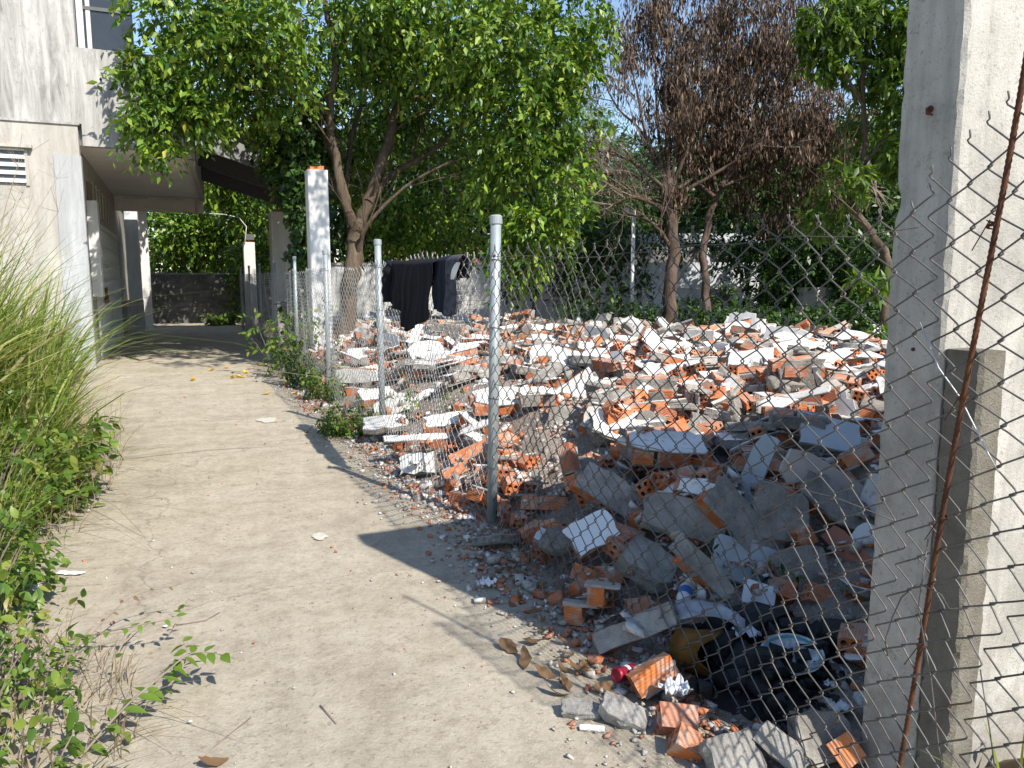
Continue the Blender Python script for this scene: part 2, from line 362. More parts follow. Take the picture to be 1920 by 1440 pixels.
M_BLACKC = plain('black_cloth', (0.012, 0.013, 0.017), 0.95, spec=0.15, bstr=0.4)
M_NAVYC = plain('navy_cloth', (0.016, 0.019, 0.03), 0.95, spec=0.15, bstr=0.4)
M_GREYC = plain('stained_grey_cloth', (0.07, 0.07, 0.085), 0.95, spec=0.15, var=0.6, scale=20)
M_WHITEC = plain('white_cloth', (0.72, 0.73, 0.75), 0.9, spec=0.2)
M_METALD = plain('dark_metal', (0.10, 0.105, 0.11), 0.6, 0.3)
M_ROOF = mottled('zinc_roofing', [(0.3, (0.17, 0.175, 0.18)), (0.7, (0.30, 0.305, 0.31))], 2, 0.55, 20, 0.1, 0.01, True, metal=0.3)
M_GATE = mottled('gate_paint', [(0.3, (0.42, 0.43, 0.42)), (0.55, (0.58, 0.58, 0.565)), (0.75, (0.30, 0.25, 0.21))], 6, 0.6, 40, 0.2, 0.005, True)
M_GLASS = plain('dark_glass', (0.03, 0.035, 0.04), 0.12, spec=0.6)
M_ASH = mottled('wet_ash', [(0.3, (0.008, 0.008, 0.008)), (0.6, (0.022, 0.022, 0.023)), (0.8, (0.06, 0.06, 0.062))], 12, 0.55, 40, 1.0, 0.03, True, spec=0.4)

# ================================================================== ground, lane, rubble bed
rnd = random.Random(7)
nrs = np.random.RandomState(11)
def sn(x, y, s=0.0):
    """smooth pseudo noise about -1..1"""
    return (np.sin(x * 1.7 + 1.3 * s) * np.cos(y * 1.3 + 2.1 * s) + 0.6 * np.sin(x * 3.9 + y * 2.3 + s) + 0.4 * np.cos(x * 6.1 - y * 5.3 + 2 * s) + 0.25 * np.sin(x * 12.7 + y * 9.1 + 3 * s)) / 1.7

g = MB().add([(-400, -100, 0), (400, -100, 0), (400, 900, 0), (-400, 900, 0)], [(0, 1, 2, 3)]).build('ground', M_SOIL)
tag(g, kind='structure')

# lane: a gently uneven sheet of old concrete with a wandering, crumbled edge
def make_lane():
    ys = np.concatenate([np.arange(-2, 12, 0.12), np.arange(12, 32.2, 0.4)])
    us = np.linspace(0, 1, 40)
    V = []
    for y in ys:
        x0 = -1.55 + 0.10 * sn(y * 1.1, 0.4) + (0.0 if y > 15 else 0.0); x1 = 1.95 + 0.08 * sn(y * 2.3, 3.1) + (0.5 if y < 1.4 else 0)
        x0 = x0 - (1.5 if y < 4 else max(0, 1.5 - (y - 4) * 0.4))
        for u in us:
            x = x0 + (x1 - x0) * u
            e = min(u, 1 - u)
            V.append((x, y, 0.010 + 0.004 * sn(x * 1.5, y * 1.5) - (0.012 if e == 0 else 0)))
    n = len(us); T = []
    for i in range(len(ys) - 1):
        for j in range(n - 1):
            a = i * n + j; T.append((a, a + 1, a + n + 1, a + n))
    return mobj('lane', np_mesh('lane', V, T, M_PATH, True, 4))
tag(make_lane(), kind='structure')
# pale lime spills on the lane
def blob(cx, cy, rx, ry, z, m, name, seed, n=22, parent=None):
    r = random.Random(seed); b = MB()
    o = [(cx + rx * math.cos(2*math.pi*i/n) * r.uniform(0.6, 1.1), cy + ry * math.sin(2*math.pi*i/n) * r.uniform(0.6, 1.1)) for i in range(n)]
    return b.prism(o, z - 0.004, z, 0).build(name, m, parent)
M_LIME = plain('lime_stain', (0.47, 0.445, 0.39), 0.95, var=0.2, scale=30)

# rubble bed (the dusty heap the pieces lie in)
PILE = np.array([(1.62, 1.72), (1.62, 17.0), (3.6, 20.5), (6.6, 20.5), (9.4, 14.2), (12.2, 10.6), (13.2, 6.0), (10.5, 1.72)])
def pile_sd(X, Y):
    """distance inside the heap outline (negative outside)"""
    inside = np.zeros(X.shape, bool); dist = np.full(X.shape, 1e9)
    n = len(PILE)
    for i in range(n):
        x0, y0 = PILE[i]; x1, y1 = PILE[(i+1) % n]
        c = ((y0 > Y) != (y1 > Y)) & (X < (x1 - x0) * (Y - y0) / (y1 - y0 + 1e-12) + x0)
        inside ^= c
        dx, dy = x1 - x0, y1 - y0; t = np.clip(((X - x0) * dx + (Y - y0) * dy) / (dx*dx + dy*dy), 0, 1)
        dist = np.minimum(dist, np.hypot(X - x0 - t*dx, Y - y0 - t*dy))
    return np.where(inside, dist, -dist)
def heap(X, Y):
    X = np.asarray(X, float); Y = np.asarray(Y, float)
    # the cut wall on the near side does not taper the heap: measure from a line further back there
    Y2 = np.where(Y < 4, Y - 0.0, Y)
    d = pile_sd(X, np.maximum(Y2, 3.2))
    d = np.where((X > 1.62) & (Y > 1.6) & (Y < 3.2), np.maximum(d, 0.0), d)
    s = np.clip(d / 1.3, 0, 1); s = s * s * (3 - 2 * s)
    near = np.clip((5.0 - Y) / 2.2, 0, 1)           # low burnt hollow beside the wall end
    h = 0.53 * s * (1 - 0.72 * near) + 0.09 * sn(X * 1.1, Y * 1.1, 1.0) * s
    return np.where(d > -0.02, h + 0.012, -0.06)
GX0, GY0, GR = 0.9, 1.5, 0.05
gnx, gny = int((13.6 - GX0) / GR), int((21.0 - GY0) / GR)
GX, GY = np.meshgrid(GX0 + GR * np.arange(gnx), GY0 + GR * np.arange(gny), indexing='ij')
HG = heap(GX, GY)
HG = np.maximum(HG, 0.012)
HG0 = HG.copy()
def make_bed():
    st = 2
    X, Y, Z = GX[::st, ::st], GY[::st, ::st], heap(GX[::st, ::st], GY[::st, ::st]) + 0.02 * sn(GX[::st, ::st] * 6, GY[::st, ::st] * 6)
    Z = np.where((X < 1.66) , -0.05, Z)
    a, b = X.shape; V = np.stack([X.ravel(), Y.ravel(), Z.ravel()], 1)
    idx = np.arange(a * b).reshape(a, b)
    T = np.stack([idx[:-1, :-1].ravel(), idx[1:, :-1].ravel(), idx[1:, 1:].ravel(), idx[:-1, 1:].ravel()], 1)
    keep = (V[T, 2].max(1) > -0.02)
    return mobj('rubble_bed', np_mesh('rubble_bed', V, T[keep], M_DUST, True, 4))
tag(make_bed(), 'dusty bed of crushed mortar and brick under the rubble', 'rubble', kind='stuff')

# ================================================================== concrete wall end on the right
def rough_post(name, x0, x1, y0, y1, z0, z1, m, parent, jit=0.006, ch=0.012, nz=60, seed=1, notch=None, cols=(1, 1)):
    r = random.Random(seed); b = MB(); rings = []
    base = [(x0+ch, y0), (x0, y0+ch), (x0, y1-ch), (x0+ch, y1), (x1-ch, y1), (x1, y1-ch), (x1, y0+ch), (x1-ch, y0)]
    n = len(base); vs = []; fs = []
    for k in range(nz + 1):
        z = z0 + (z1 - z0) * k / nz
        for (x, y) in base:
            g0 = abs(r.gauss(0, jit)); onx = (x in (x0, x1)); jx = 0.0 if onx else (g0 if x < (x0 + x1) / 2 else -g0); jy = (g0 if y < (y0 + y1) / 2 else -g0) if onx else 0.0
            if notch:
                for (nzc, nzr, dep) in notch:
                    if abs(z - nzc) < nzr and y > (y0 + y1) / 2 and x < (x0 + x1) / 2: jy -= dep * (1 - abs(z - nzc) / nzr)
            vs.append((x + jx, y + jy, z))
    for k in range(nz):
        for j in range(n):
            j2 = (j + 1) % n
            fs.append((k*n+j2, k*n+j, (k+1)*n+j, (k+1)*n+j2))
    fs.append(tuple(range(n))); fs.append(tuple(nz*n + j for j in range(n-1, -1, -1)))
    return b.add(vs, fs).build(name, m, parent)
wall = empty('concrete_wall', (1.95, 1.49, 0))
rough_post('wall_panel', 0, 5.2, 0, 0.195, 0, 2.96, M_PILLAR, wall, 0.004, 0.008, 90, 3, [(1.83, 0.05, 0.025), (1.2, 0.04, 0.012)])
rough_post('broken_stub', 0.006, 0.105, -0.115, -0.003, 0, 1.41, M_STUB, wall, 0.006, 0.006, 70, 5)
q = ax(1745, 205, 1.95) - wall.location
hk = MB().tube([q + Vector((0.02, 0, 0)), q + Vector((-0.016, 0, 0)), q + Vector((-0.02, -0.004, -0.014)), q + Vector((-0.006, -0.012, -0.017))], 0.0035, 6)
hk.tube([q + Vector((0.003, 0, 0)), q + Vector((-0.004, 0, 0))], 0.010, 10).build('iron_hook', M_RUST, wall)
q = ax(1713, 655, 1.95) - wall.location
MB().tube([q + Vector((0.02, 0, 0)), q + Vector((-0.005, 0, 0))], [0.006, 0.005], 8).build('dark_hole_stud', M_RUST, wall)  # added dark stud that stands for the black, shaded hole in the wall
tag(wall, 'tall pale concrete wall end with broken stub, behind the wire mesh at right', 'wall')

# ================================================================== chain link fence
FX = 1.83
fence = empty('chain_link_fence', (FX, 4.5, 0))
tag(fence, 'chain link fence on grey pipe posts between lane and rubble', 'fence')
POST_Y = [4.5, 7.6, 10.55, 13.55, 16.6, 19.7, 22.7, 25.8]
for i, y in enumerate(POST_Y):
    b = MB(); r0 = 0.033 if i < 3 else 0.026; lean = [(-0.035, 0.0), (0.01, 0), (-0.01, 0.01)][i] if i < 3 else (0, 0)
    p0 = Vector((lean[0], y - 4.5, -0.05)); p1 = Vector((0.0, y - 4.5 + lean[1], 1.985))
    b.tube([p0, p0.lerp(p1, 0.5), p1], r0, 18)
    po = b.build('post', M_GALV, fence, True)
    c = MB(); c.tube([p1 + Vector((0, 0, -0.045)), p1 + Vector((0, 0, -0.04)), p1 + Vector((0, 0, 0.006)), p1 + Vector((0, 0, 0.014))], [r0 + 0.001, r0 + 0.006, r0 + 0.006, r0 - 0.004], 18)
    c.build('cap', M_GALV, po)
    if i < 3:
        w = MB()
        for zz in (1.72, 1.3, 0.85, 0.4):
            cc = p0.lerp(p1, (zz + 0.05) / 2.03)
            w.tube([cc + Vector(((r0 + 0.003) * math.cos(t), (r0 + 0.003) * math.sin(t), 0.004 * math.sin(t * 2))) for t in np.linspace(0.3, 6.4, 14)], 0.0022, 5)
        w.build('tie_wire', M_WIRE, po)
        MB().tube([p1 + Vector((-r0 * 0.7, -r0 * 0.9, -0.235)), p1 + Vector((-r0 * 0.5, -r0 * 0.5, -0.235))], 0.008, 8).build('bolt_head', M_RUST, po)

def mesh_top(y):
    t = 1.775
    if y < 1.52: t += (1.52 - y) * 0.78
    return t
def warp(s, z):
    """place on the slack mesh for distance s along the fence and height z"""
    near_post = min(abs(s - p) for p in POST_Y + [1.5])
    k = min(1.0, near_post / 0.7)
    x = -0.038 + 0.020 * math.sin(s * 2.9 + z * 2.0) * k + 0.012 * math.sin(s * 7.3 - z * 4.1) * k
    low = max(0.0, 0.75 - z)
    x += -0.10 * k * low * low + 0.012 * math.sin(s * 11 + z * 9) * low
    ds = 0.014 * math.sin(z * 6.5 + s * 3.1) + 0.008 * math.sin(z * 15 + s * 9.0)
    dz = (0.016 * math.sin(s * 3.3 + 0.7) - 0.02 * math.sin(math.pi * min(1, near_post / 1.5)) * (z / 1.8)) + 0.008 * math.sin(s * 13 + z * 4)
    if s < 2.2: ds += (2.2 - s) * 0.10 * math.sin(z * 3.0 + 0.6)
    return (x, s + ds - 4.5, z + dz)
CW = 0.112; CHH = 0.104
def wire_panel(s0, s1, fine, sides, mname, r):
    i0 = int(round(s0 / (CW / 2))); i1 = int(round(s1 / (CW / 2)))
    VV = []; TT = []; base = 0
    for i in range(i0, i1):
        sl = i * CW / 2; sr = sl + CW / 2; top = mesh_top(sl)
        n = int(top / (CHH / 2)); off = top - n * CHH / 2
        pts = []
        ov = 0.0055
        for k in range(n + 1):
            right = ((k + i) % 2 == 0)
            z = off + k * CHH / 2
            if z < 0.01: continue
            sx = sr + ov if right else sl - ov
            o = 0.006 if right else -0.006
            sg = -1 if right else 1
            if fine:
                pts += [(sx + sg * 0.010, z - 0.010, o * 0.8), (sx, z - 0.003, o * 0.4), (sx, z + 0.003, -o * 0.4), (sx + sg * 0.010, z + 0.010, -o * 0.8)]
            else:
                pts.append((sx, z, 0))
        if fine:    # hooked end at the top
            sxe, ze, _ = pts[-1]; pts.append((sxe + 0.004, top + 0.028, 0.0))
        P = np.array([warp(a, b_) for a, b_, _ in pts]); P[:, 0] += np.array([c for _, _, c in pts])
        t = np.gradient(P, axis=0); t /= np.linalg.norm(t, axis=1)[:, None] + 1e-9
        a = np.cross(t, np.array([1.0, 0.13, 0.07])); a /= np.linalg.norm(a, axis=1)[:, None] + 1e-9
        bb = np.cross(t, a); m = len(P)
        ring = np.concatenate([(P + r * (a * math.cos(2*math.pi*j/sides) + bb * math.sin(2*math.pi*j/sides)))[:, None, :] for j in range(sides)], 1)
        VV.append(ring.reshape(-1, 3))
        idx = base + np.arange(m * sides).reshape(m, sides); nx = np.roll(idx, -1, 1)
        TT.append(np.stack([idx[:-1].ravel(), nx[:-1].ravel(), nx[1:].ravel(), idx[1:].ravel()], 1)); base += m * sides
    return mobj('wire_mesh', np_mesh('wire_mesh', np.concatenate(VV), np.concatenate(TT), mname, True, 4), fence)
for o, lab in ((wire_panel(0.75, 4.5, True, 5, M_WIRE, 0.0025), 'slack dark wire mesh in front of the concrete wall end'),
          (wire_panel(4.5, 7.6, True, 4, M_WIRE2, 0.0025), 'wire mesh carrying the black clothes'),
          (wire_panel(7.6, 10.55, False, 4, M_WIRE2, 0.0027), None), (wire_panel(10.55, 16.6, False, 3, M_WIRE2, 0.0029), None), (wire_panel(16.6, 26.0, False, 3, M_WIRE2, 0.0024), None)):
    o['kind'] = 'stuff'
    if lab: o['label'] = lab
# loose line wires stapled along the fence
b = MB()
for zz in (1.74, 0.95):
    for y0, y1 in zip([1.5] + POST_Y[:3], POST_Y[:3] + [13.55]):
        b.tube([Vector(warp(y0 + (y1 - y0) * t, zz - 0.05 * math.sin(math.pi * t) * (1 if zz < 1 else 0.2))) + Vector((0.01, 0, 0)) for t in np.linspace(0, 1, 14)], 0.0017, 4)
b.build('line_wire', M_WIRE, fence, True)
# leaning ribbed reinforcing bar and its twists of tie wire
p0 = ax(1690, 1440, 1.785); p1 = ax(1925, 40, 1.785); dirv = (p1 - p0).normalized(); pb = p0 - dirv * (p0.z / dirv.z); pt = p1 + dirv * 0.25
bar = empty('reinforcing_bar', pb)
pts = []; rad = []
nn = 330
for k in range(nn + 1):
    t = k / nn; p = (pt - pb) * t + Vector((0.008 * math.sin(t * 9), 0.010 * math.sin(t * 5 + 1), 0)); pts.append(p); rad.append(0.0076 if k % 2 else 0.0062)
MB().tube(pts, rad, 8).build('bar', M_RUST, bar, True)
for zz in (0.62, 1.30, 0.98, 1.72):
    w = MB(); c = (pt - pb) * (zz / (pt - pb).z) + Vector((0, 0, 0))
    for k in range(3):
        w.tube([c + Vector((0.012 * math.cos(t + k), 0.012 * math.sin(t + k), 0.004 * k + 0.002 * t)) for t in np.linspace(0, 6.6, 10)], 0.0018, 4)
    w.tube([c + Vector((-0.012, 0, 0)), c + Vector((-0.03, -0.015, 0.02)), c + Vector((-0.036, 0.02, -0.05))], 0.0018, 4)
    w.build('tie_wire', M_RUST, bar)
tag(bar, 'rusty ribbed steel bar leaning against the mesh by the wall end', 'steel bar')
# a cut end of wire bent out across the wall end
def loose_wire(pp, label, r=0.0019, m=M_WIRE):
    o = MB().tube([Vector(p) for p in pp], r, 5).build('loose_wire', m, None, True); return tag(o, label, 'wire')
loose_wire([ax(x, y, 1.765) for x, y in ((1725, 1090), (1690, 1120), (1672, 1160), (1660, 1200), (1664, 1230))], 'short cut wire curling down left of the rusty bar')
loose_wire([ax(x, y, 1.765) for x, y in ((1725, 1095), (1765, 1115), (1780, 1142), (1810, 1140))], 'cut wire twisted off the rusty bar to the right')
loose_wire([ax(x, y, 1.77) for x, y in ((1740, 1010), (1722, 1140), (1745, 1270), (1760, 1400), (1768, 1450))], 'long dark wire hanging beside the rusty bar')
loose_wire([ax(x, y, 1.78) for x, y in ((1725, 605), (1760, 690), (1800, 745), (1850, 845), (1872, 885))], 'bright straight wire strung across the stub', m=M_WIRE2)
loose_wire([ax(x, y, 1.80) for x, y in ((1838, 1255), (1856, 1370), (1868, 1460))], 'thin dark wire at the lower right corner')

# ================================================================== white pillars beyond the fence
def white_pillar(px, Y, X, w, h, label, seed, m, brick_top=True):
    o = empty('pillar', (X, Y, 0)); rough_post('shaft', -w/2, w/2, -w/2, w/2, 0, h, m, o, 0.004, 0.01, 30, seed)
    if brick_top: MB().box((-w*0.34, -w*0.34, h), (w*0.36, w*0.36, h + 0.06), 0, None, 0.012, rnd).build('exposed_brick', M_BRICK, o)
    MB().box((-w/2 - 0.012, -w/2 - 0.012, 0), (w/2 + 0.012, w/2 + 0.012, 0.35), 0).build('base_render', M_DARKPL if m is not M_WHITE else M_RENDER2, o)
    return tag(o, label, 'pillar', None)
white_pillar(605, 13.8, 2.28, 0.34, 3.46, 'tall white painted pillar with bare brick top, behind the fence', 3, M_WHITE)
white_pillar(472, 27.6, 2.25, 0.36, 2.85, 'short white pillar at the far end of the lane', 4, M_WHITE)
white_pillar(540, 18.3, 2.24, 0.55, 3.1, 'shaded grey pillar under the vine and metal roof', 5, M_RENDER2)

# ================================================================== building on the left
BY = 15.7
bld = empty('building', (-1.5, BY, 0)); BO = bld.location
def bbox(name, a, b_, m, parent=bld, jit=0):
    return MB().box(Vector(a) - BO, Vector(b_) - BO, 0, None, jit, rnd).build(name, m, parent)
bbox('lower_wall', (-9, BY, 0), (-1.46, BY + 0.25, 4.30), M_RENDER2)
bbox('upper_wall', (-9, BY + 0.045, 4.30), (-1.40, BY + 0.30, 7.6), M_RENDER)
bbox('ledge', (-9, BY - 0.03, 4.265), (-1.43, BY + 0.04, 4.305), M_RENDER)
bbox('parapet', (-1.40, BY + 0.048, 3.93), (0.34, BY + 0.22, 5.58), M_RENDER)
bbox('corner_pilaster', (-1.86, BY - 0.018, 0), (-1.44, BY + 0.2, 3.75), make_render_mat('faded_blue_render', (0.44, 0.455, 0.47), (0.25, 0.25, 0.25), 0.8))
# side wall to the lane with the parapet return
bbox('side_wall', (-1.75, BY + 0.25, 0), (-1.53, 31.5, 4.05), M_RENDER2)
bbox('side_plinth', (-1.53, BY + 0.26, 0), (-1.495, 31.4, 0.95), M_DARKPL)
b = MB(); 
for z0, z1 in ((3.96, 4.06),):
    b.add([Vector(v) - BO for v in ((-1.54, BY + 0.22, z0), (0.33, BY + 0.22, z0), (0.83, 25.0, z0), (-1.54, 25.0, z0), (-1.54, BY + 0.22, z1), (0.33, BY + 0.22, z1), (0.83, 25.0, z1), (-1.54, 25.0, z1))],
          [(0, 3, 2, 1), (4, 5, 6, 7), (0, 1, 5, 4), (1, 2, 6, 5), (2, 3, 7, 6), (3, 0, 4, 7)])
b.build('soffit', M_SOFFIT, bld)
b = MB()
b.add([Vector(v) - BO for v in ((0.25, BY + 0.22, 3.88), (0.36, BY + 0.22, 3.88), (0.86, 25.0, 3.88), (0.75, 25.0, 3.88), (0.25, BY + 0.22, 5.5), (0.36, BY + 0.22, 5.5), (0.86, 25.0, 5.5), (0.75, 25.0, 5.5))],
      [(0, 3, 2, 1), (4, 5, 6, 7), (0, 1, 5, 4), (1, 2, 6, 5), (2, 3, 7, 6), (3, 0, 4, 7)])
b.build('side_parapet', M_RENDER2, bld)
bbox('end_beam', (-1.53, 24.7, 3.55), (0.80, 24.98, 3.955), M_SOFFIT)
bbox('upper_side_wall', (-1.62, BY + 0.30, 4.06), (-1.42, 30, 7.6), M_SOFFIT)
# balcony window
wf = empty('balcony_window', (0, 0, 0)); wf.parent = bld
for nm, a, c_ in (('frame', (-1.38, BY + 0.30, 5.6), (-1.28, BY + 0.42, 7.4)), ('frame', (-1.24, BY + 0.34, 5.6), (-1.17, BY + 0.44, 7.4)), ('frame', (-1.05, BY + 0.40, 5.6), (-0.99, BY + 0.46, 7.4))):
    MB().box(Vector(a) - BO, Vector(c_) - BO).build('frame', M_WHITE, wf)
MB().box(Vector((-1.28, BY + 0.36, 5.6)) - BO, Vector((-0.5, BY + 0.40, 7.4)) - BO).build('pane', M_GLASS, wf)
MB().box(Vector((-1.27, BY + 0.33, 6.3)) - BO, Vector((-0.5, BY + 0.37, 6.36)) - BO).build('rail', M_METALD, wf)
# louvre vent
vt = empty('vent', (0, 0, 0)); vt.parent = bld
a = ay(-30, 275, BY) - BO; c_ = ay(50, 345, BY) - BO
MB().box((a.x, -0.012, c_.z), (c_.x, -0.004, a.z)).build('opening', M_GLASS, vt)
for k in range(5):
    z = c_.z + (a.z - c_.z) * (k + 0.1) / 4.4
    MB().add([(a.x, -0.05, z), (c_.x + 0.01, -0.05, z), (c_.x + 0.01, -0.012, z + 0.045), (a.x, -0.012, z + 0.045), (a.x, -0.05, z + 0.03), (c_.x + 0.01, -0.05, z + 0.03), (c_.x + 0.01, -0.012, z + 0.07), (a.x, -0.012, z + 0.07)],
             [(0, 3, 2, 1), (4, 5, 6, 7), (0, 1, 5, 4), (1, 2, 6, 5), (2, 3, 7, 6), (3, 0, 4, 7)]).build('slat', M_WHITE, vt)
MB().box((a.x, -0.12, a.z + 0.01), (c_.x + 0.13, 0.0, a.z + 0.06)).build('hood', M_RENDER2, vt)
MB().box((c_.x, -0.03, c_.z - 0.03), (c_.x + 0.05, -0.002, a.z + 0.01)).build('frame', M_RENDER2, vt)
# doorway on the lane side: pale jamb, transom panes and a folding lattice gate
MB().box(Vector((-1.52, 16.9, 1.28)) - BO, Vector((-1.34, 17.25, 3.1)) - BO).build('jamb', M_WHITE, bld)
gt = empty('folding_gate', (0, 0, 0)); gt.parent = bld
MB().box(Vector((-1.525, 17.3, 0.02)) - BO, Vector((-1.51, 24.3, 2.85)) - BO).build('backing', M_RENDER2, gt)
for k in range(20):
    y = 17.4 + k * 0.34
    MB().box(Vector((-1.50, y, 0.03)) - BO, Vector((-1.46, y + 0.05, 2.8)) - BO).build('bar', M_GATE, gt)
for k in range(8):
    z = 0.15 + k * 0.36
    MB().box(Vector((-1.458, 17.35, z)) - BO, Vector((-1.448, 24.2, z + 0.03)) - BO).build('rail', M_GATE, gt)
MB().box(Vector((-1.455, 18.6, 1.1)) - BO, Vector((-1.40, 18.9, 1.45)) - BO, jit=0.02).build('lock_box', M_RUST, gt)
tr = empty('transom', (0, 0, 0)); tr.parent = bld
for k in range(6):
    y = 17.3 + k * 0.72
    MB().box(Vector((-1.52, y, 3.0)) - BO, Vector((-1.485, y + 0.6, 3.5)) - BO).build('pane', plain('amber_pane%d' % k, (0.20, 0.14, 0.09), 0.35), tr)
    MB().box(Vector((-1.52, y + 0.6, 2.95)) - BO, Vector((-1.46, y + 0.70, 3.55)) - BO).build('mullion', M_RENDER2, tr)
# free column and the speckled return wall
col = rough_post('column', 0.14, 0.50, 10.0, 10.35, 0, 3.955, M_BLUEW, bld, 0.003, 0.01, 20, 9)
bbox('column_plinth', (-1.38, BY + 9.98, 0), (-0.985, BY + 10.37, 1.0), M_RENDER2)
bbox('return_wall', (-1.52, BY + 13.0, 0), (-0.84, BY + 13.25, 3.9), M_WHITE)
for x in (-0.95, -0.05):
    MB().tube([Vector((x - 0.32, 24.2, 3.86)) - BO, Vector((x + 0.30, 24.2, 3.86)) - BO], 0.02, 8).build('lamp_tube', M_WHITE, bld)
MB().tube([Vector((0.62, 24.6, 3.9)) - BO, Vector((0.62, 24.6, 3.5)) - BO], 0.05, 10).build('drain_pipe', M_WHITE, bld)
tag(bld, 'weathered grey two-storey building with overhanging balcony left of the lane', 'building')

# ---- lean-to metal roof over the lane
rf = empty('lean_to_roof', (0.4, 17.2, 3.9)); RO = rf.location
xs = np.linspace(0.36, 3.3, 120)
V = []; 
for y in (17.3, 25.0):
    for x in xs:
        t = (x - 0.36) / 2.94
        V.append((x - RO.x, y - RO.y, 5.0 - 1.15 * t + 0.0 - RO.z))
# ribs run down the slope: corrugate along the lane instead
ysr = np.arange(17.2, 25.0, 0.045); V = []; T = []
for y in ysr:
    for x in (0.40, 1.9, 3.5):
        t = (x - 0.4) / 3.1
        V.append((x - RO.x, y - RO.y, 4.95 - 1.20 * t + 0.022 * math.sin(y * 2 * math.pi / 0.18) - RO.z))
for i in range(len(ysr) - 1):
    for j in range(2):
        a_ = i * 3 + j; T.append((a_, a_ + 1, a_ + 4, a_ + 3))
mobj('sheet', np_mesh('sheet', V, T, M_ROOF, True, 4), rf)
for k, y in enumerate((17.35, 19.8, 22.3)):
    MB().add([Vector(v) - RO for v in ((0.40, y, 4.30), (3.4, y, 3.40), (3.4, y + 0.08, 3.40), (0.40, y + 0.08, 4.30), (0.40, y, 4.86), (3.4, y, 3.72), (3.4, y + 0.08, 3.72), (0.40, y + 0.08, 4.86))],
             [(0, 3, 2, 1), (4, 5, 6, 7), (0, 1, 5, 4), (1, 2, 6, 5), (2, 3, 7, 6), (3, 0, 4, 7)]).build('rafter', M_METALD if k else M_ROOF, rf)
tag(rf, 'dark corrugated lean-to roof spanning the lane from balcony to pillars', 'roof')

# ---- block wall closing the lane
bw = empty('block_wall', (0.8, 31.2, 0))
MB().box((-3.6, 0.03, 0), (3.6, 0.19, 1.80)).build('mortar_core', M_CMUJ, bw)
me = MB().box((0, 0, 0), (0.385, 0.2, 0.185)).mesh('block', M_CMU)
for row in range(9):
    for k in range(18):
        x = -3.6 + k * 0.4 + (0.2 if row % 2 else 0)
        if x + 0.385 > 3.6: continue
        o = mobj('block', me, bw); o.location = (x, rnd.uniform(-0.006, 0.006), row * 0.2 + 0.008)
MB().box((-3.65, -0.03, 1.80), (3.65, 0.23, 1.86), 0, None, 0.006, rnd).build('coping', M_CMUJ, bw)
tag(bw, 'dark mossy concrete block wall closing the end of the lane', 'wall')

# ---- overhead cable
pa = ay(272, 388, 21.3); pc = Vector((2.2, 27.5, 2.86)); pm = ay(420, 402, 27.0)
cab = MB().tube([pa, ay(310, 393, 23), ay(350, 398, 24.5), pm, ay(448, 408, 27.4), ay(462, 425, 27.4), pc + Vector((-0.1, -0.2, -0.1))], 0.016, 6).build('cable', M_WHITE, None, True)
tag(cab, 'thin pale cable strung from the building column to the far white pillar', 'cable')
mb = MB().box((2.12, 27.40, 2.93), (2.42, 27.55, 3.12)).build('meter_box', M_METALD); tag(mb, 'small grey box on top of the far white pillar', 'box')

# ================================================================== houses and walls beyond the rubble
def wallseg(name, x0, x1, ytop, ybot, d, th, m, label, cat):
    p = ad(x0, ytop, d); q = ad(x1, ytop, d); z1 = p.z
    u = (Vector((q.x, q.y, 0)) - Vector((p.x, p.y, 0))); L = u.length; ang = math.atan2(u.y, u.x)
    o = empty(name, (p.x, p.y, 0), ang); MB().box((0, 0, 0), (L, th, z1)).build('wall', m, o)
    return tag(o, label, cat), L, z1
hw, L, z1 = wallseg('garden_wall', 560, 1212, 497, 0, 22.6, 0.2, M_WHITE, 'long white garden wall behind the trees past the rubble', 'wall')
MB().box((-0.05, -0.04, z1), (L + 0.05, 0.24, z1 + 0.07)).build('coping', M_RENDER2, hw)
for k in range(6):
    MB().box((k * 2.2 + 0.3, -0.05, 0), (k * 2.2 + 0.55, -0.002, z1 - 0.003)).build('pier', M_WHITE, hw)
hs, L, z1 = wallseg('garden_house', 1205, 1425, 492, 0, 21.6, 0.2, M_BLUEW, 'low bluish white house with open window band behind the dead tree', 'house')
for k in range(4):
    MB().box((k * 0.9, 0.02, z1), (k * 0.9 + 0.09, 0.16, z1 + 0.55)).build('window_post', M_BLUEW, hs)
MB().box((-0.1, -0.06, z1 + 0.55), (L + 0.1, 0.26, z1 + 0.80)).build('lintel', M_BLUEW, hs)
MB().box((0.0, 1.6, 0.0), (L, 1.7, z1 + 0.5)).build('back_wall', M_DARKPL, hs)
MB().box((0.0, -0.03, z1 - 0.75), (L, -0.002, z1 - 0.70)).build('rail', M_GATE, hs)
MB().box((1.9, -0.05, 0.75), (2.6, -0.004, 1.35)).build('vent', M_METALD, hs)
sh, L, z1 = wallseg('shed', 1410, 1475, 520, 0, 23.6, 0.15, M_RENDER2, 'narrow white shed wall with slats right of the dead tree', 'shed')
for k in range(7):
    MB().box((0.05, -0.04, 0.5 + k * 0.16), (0.75, -0.002, 0.5 + k * 0.16 + 0.06)).build('slat', M_METALD, sh)
yh, L, z1 = wallseg('yellow_house', 690, 950, 445, 0, 33.0, 0.3, plain('ochre_wall', (0.60, 0.42, 0.24), 0.9), 'ochre and white house glimpsed behind the hanging clothes', 'house')
MB().box((-0.3, -0.3, z1), (L + 0.3, 0.5, z1 + 0.35)).build('eave', M_WHITE, yh)
MB().box((4.6, -0.04, 1.9), (5.5, -0.003, z1 - 0.3)).build('shutter', plain('brick_red', (0.40, 0.13, 0.09), 0.8), yh)
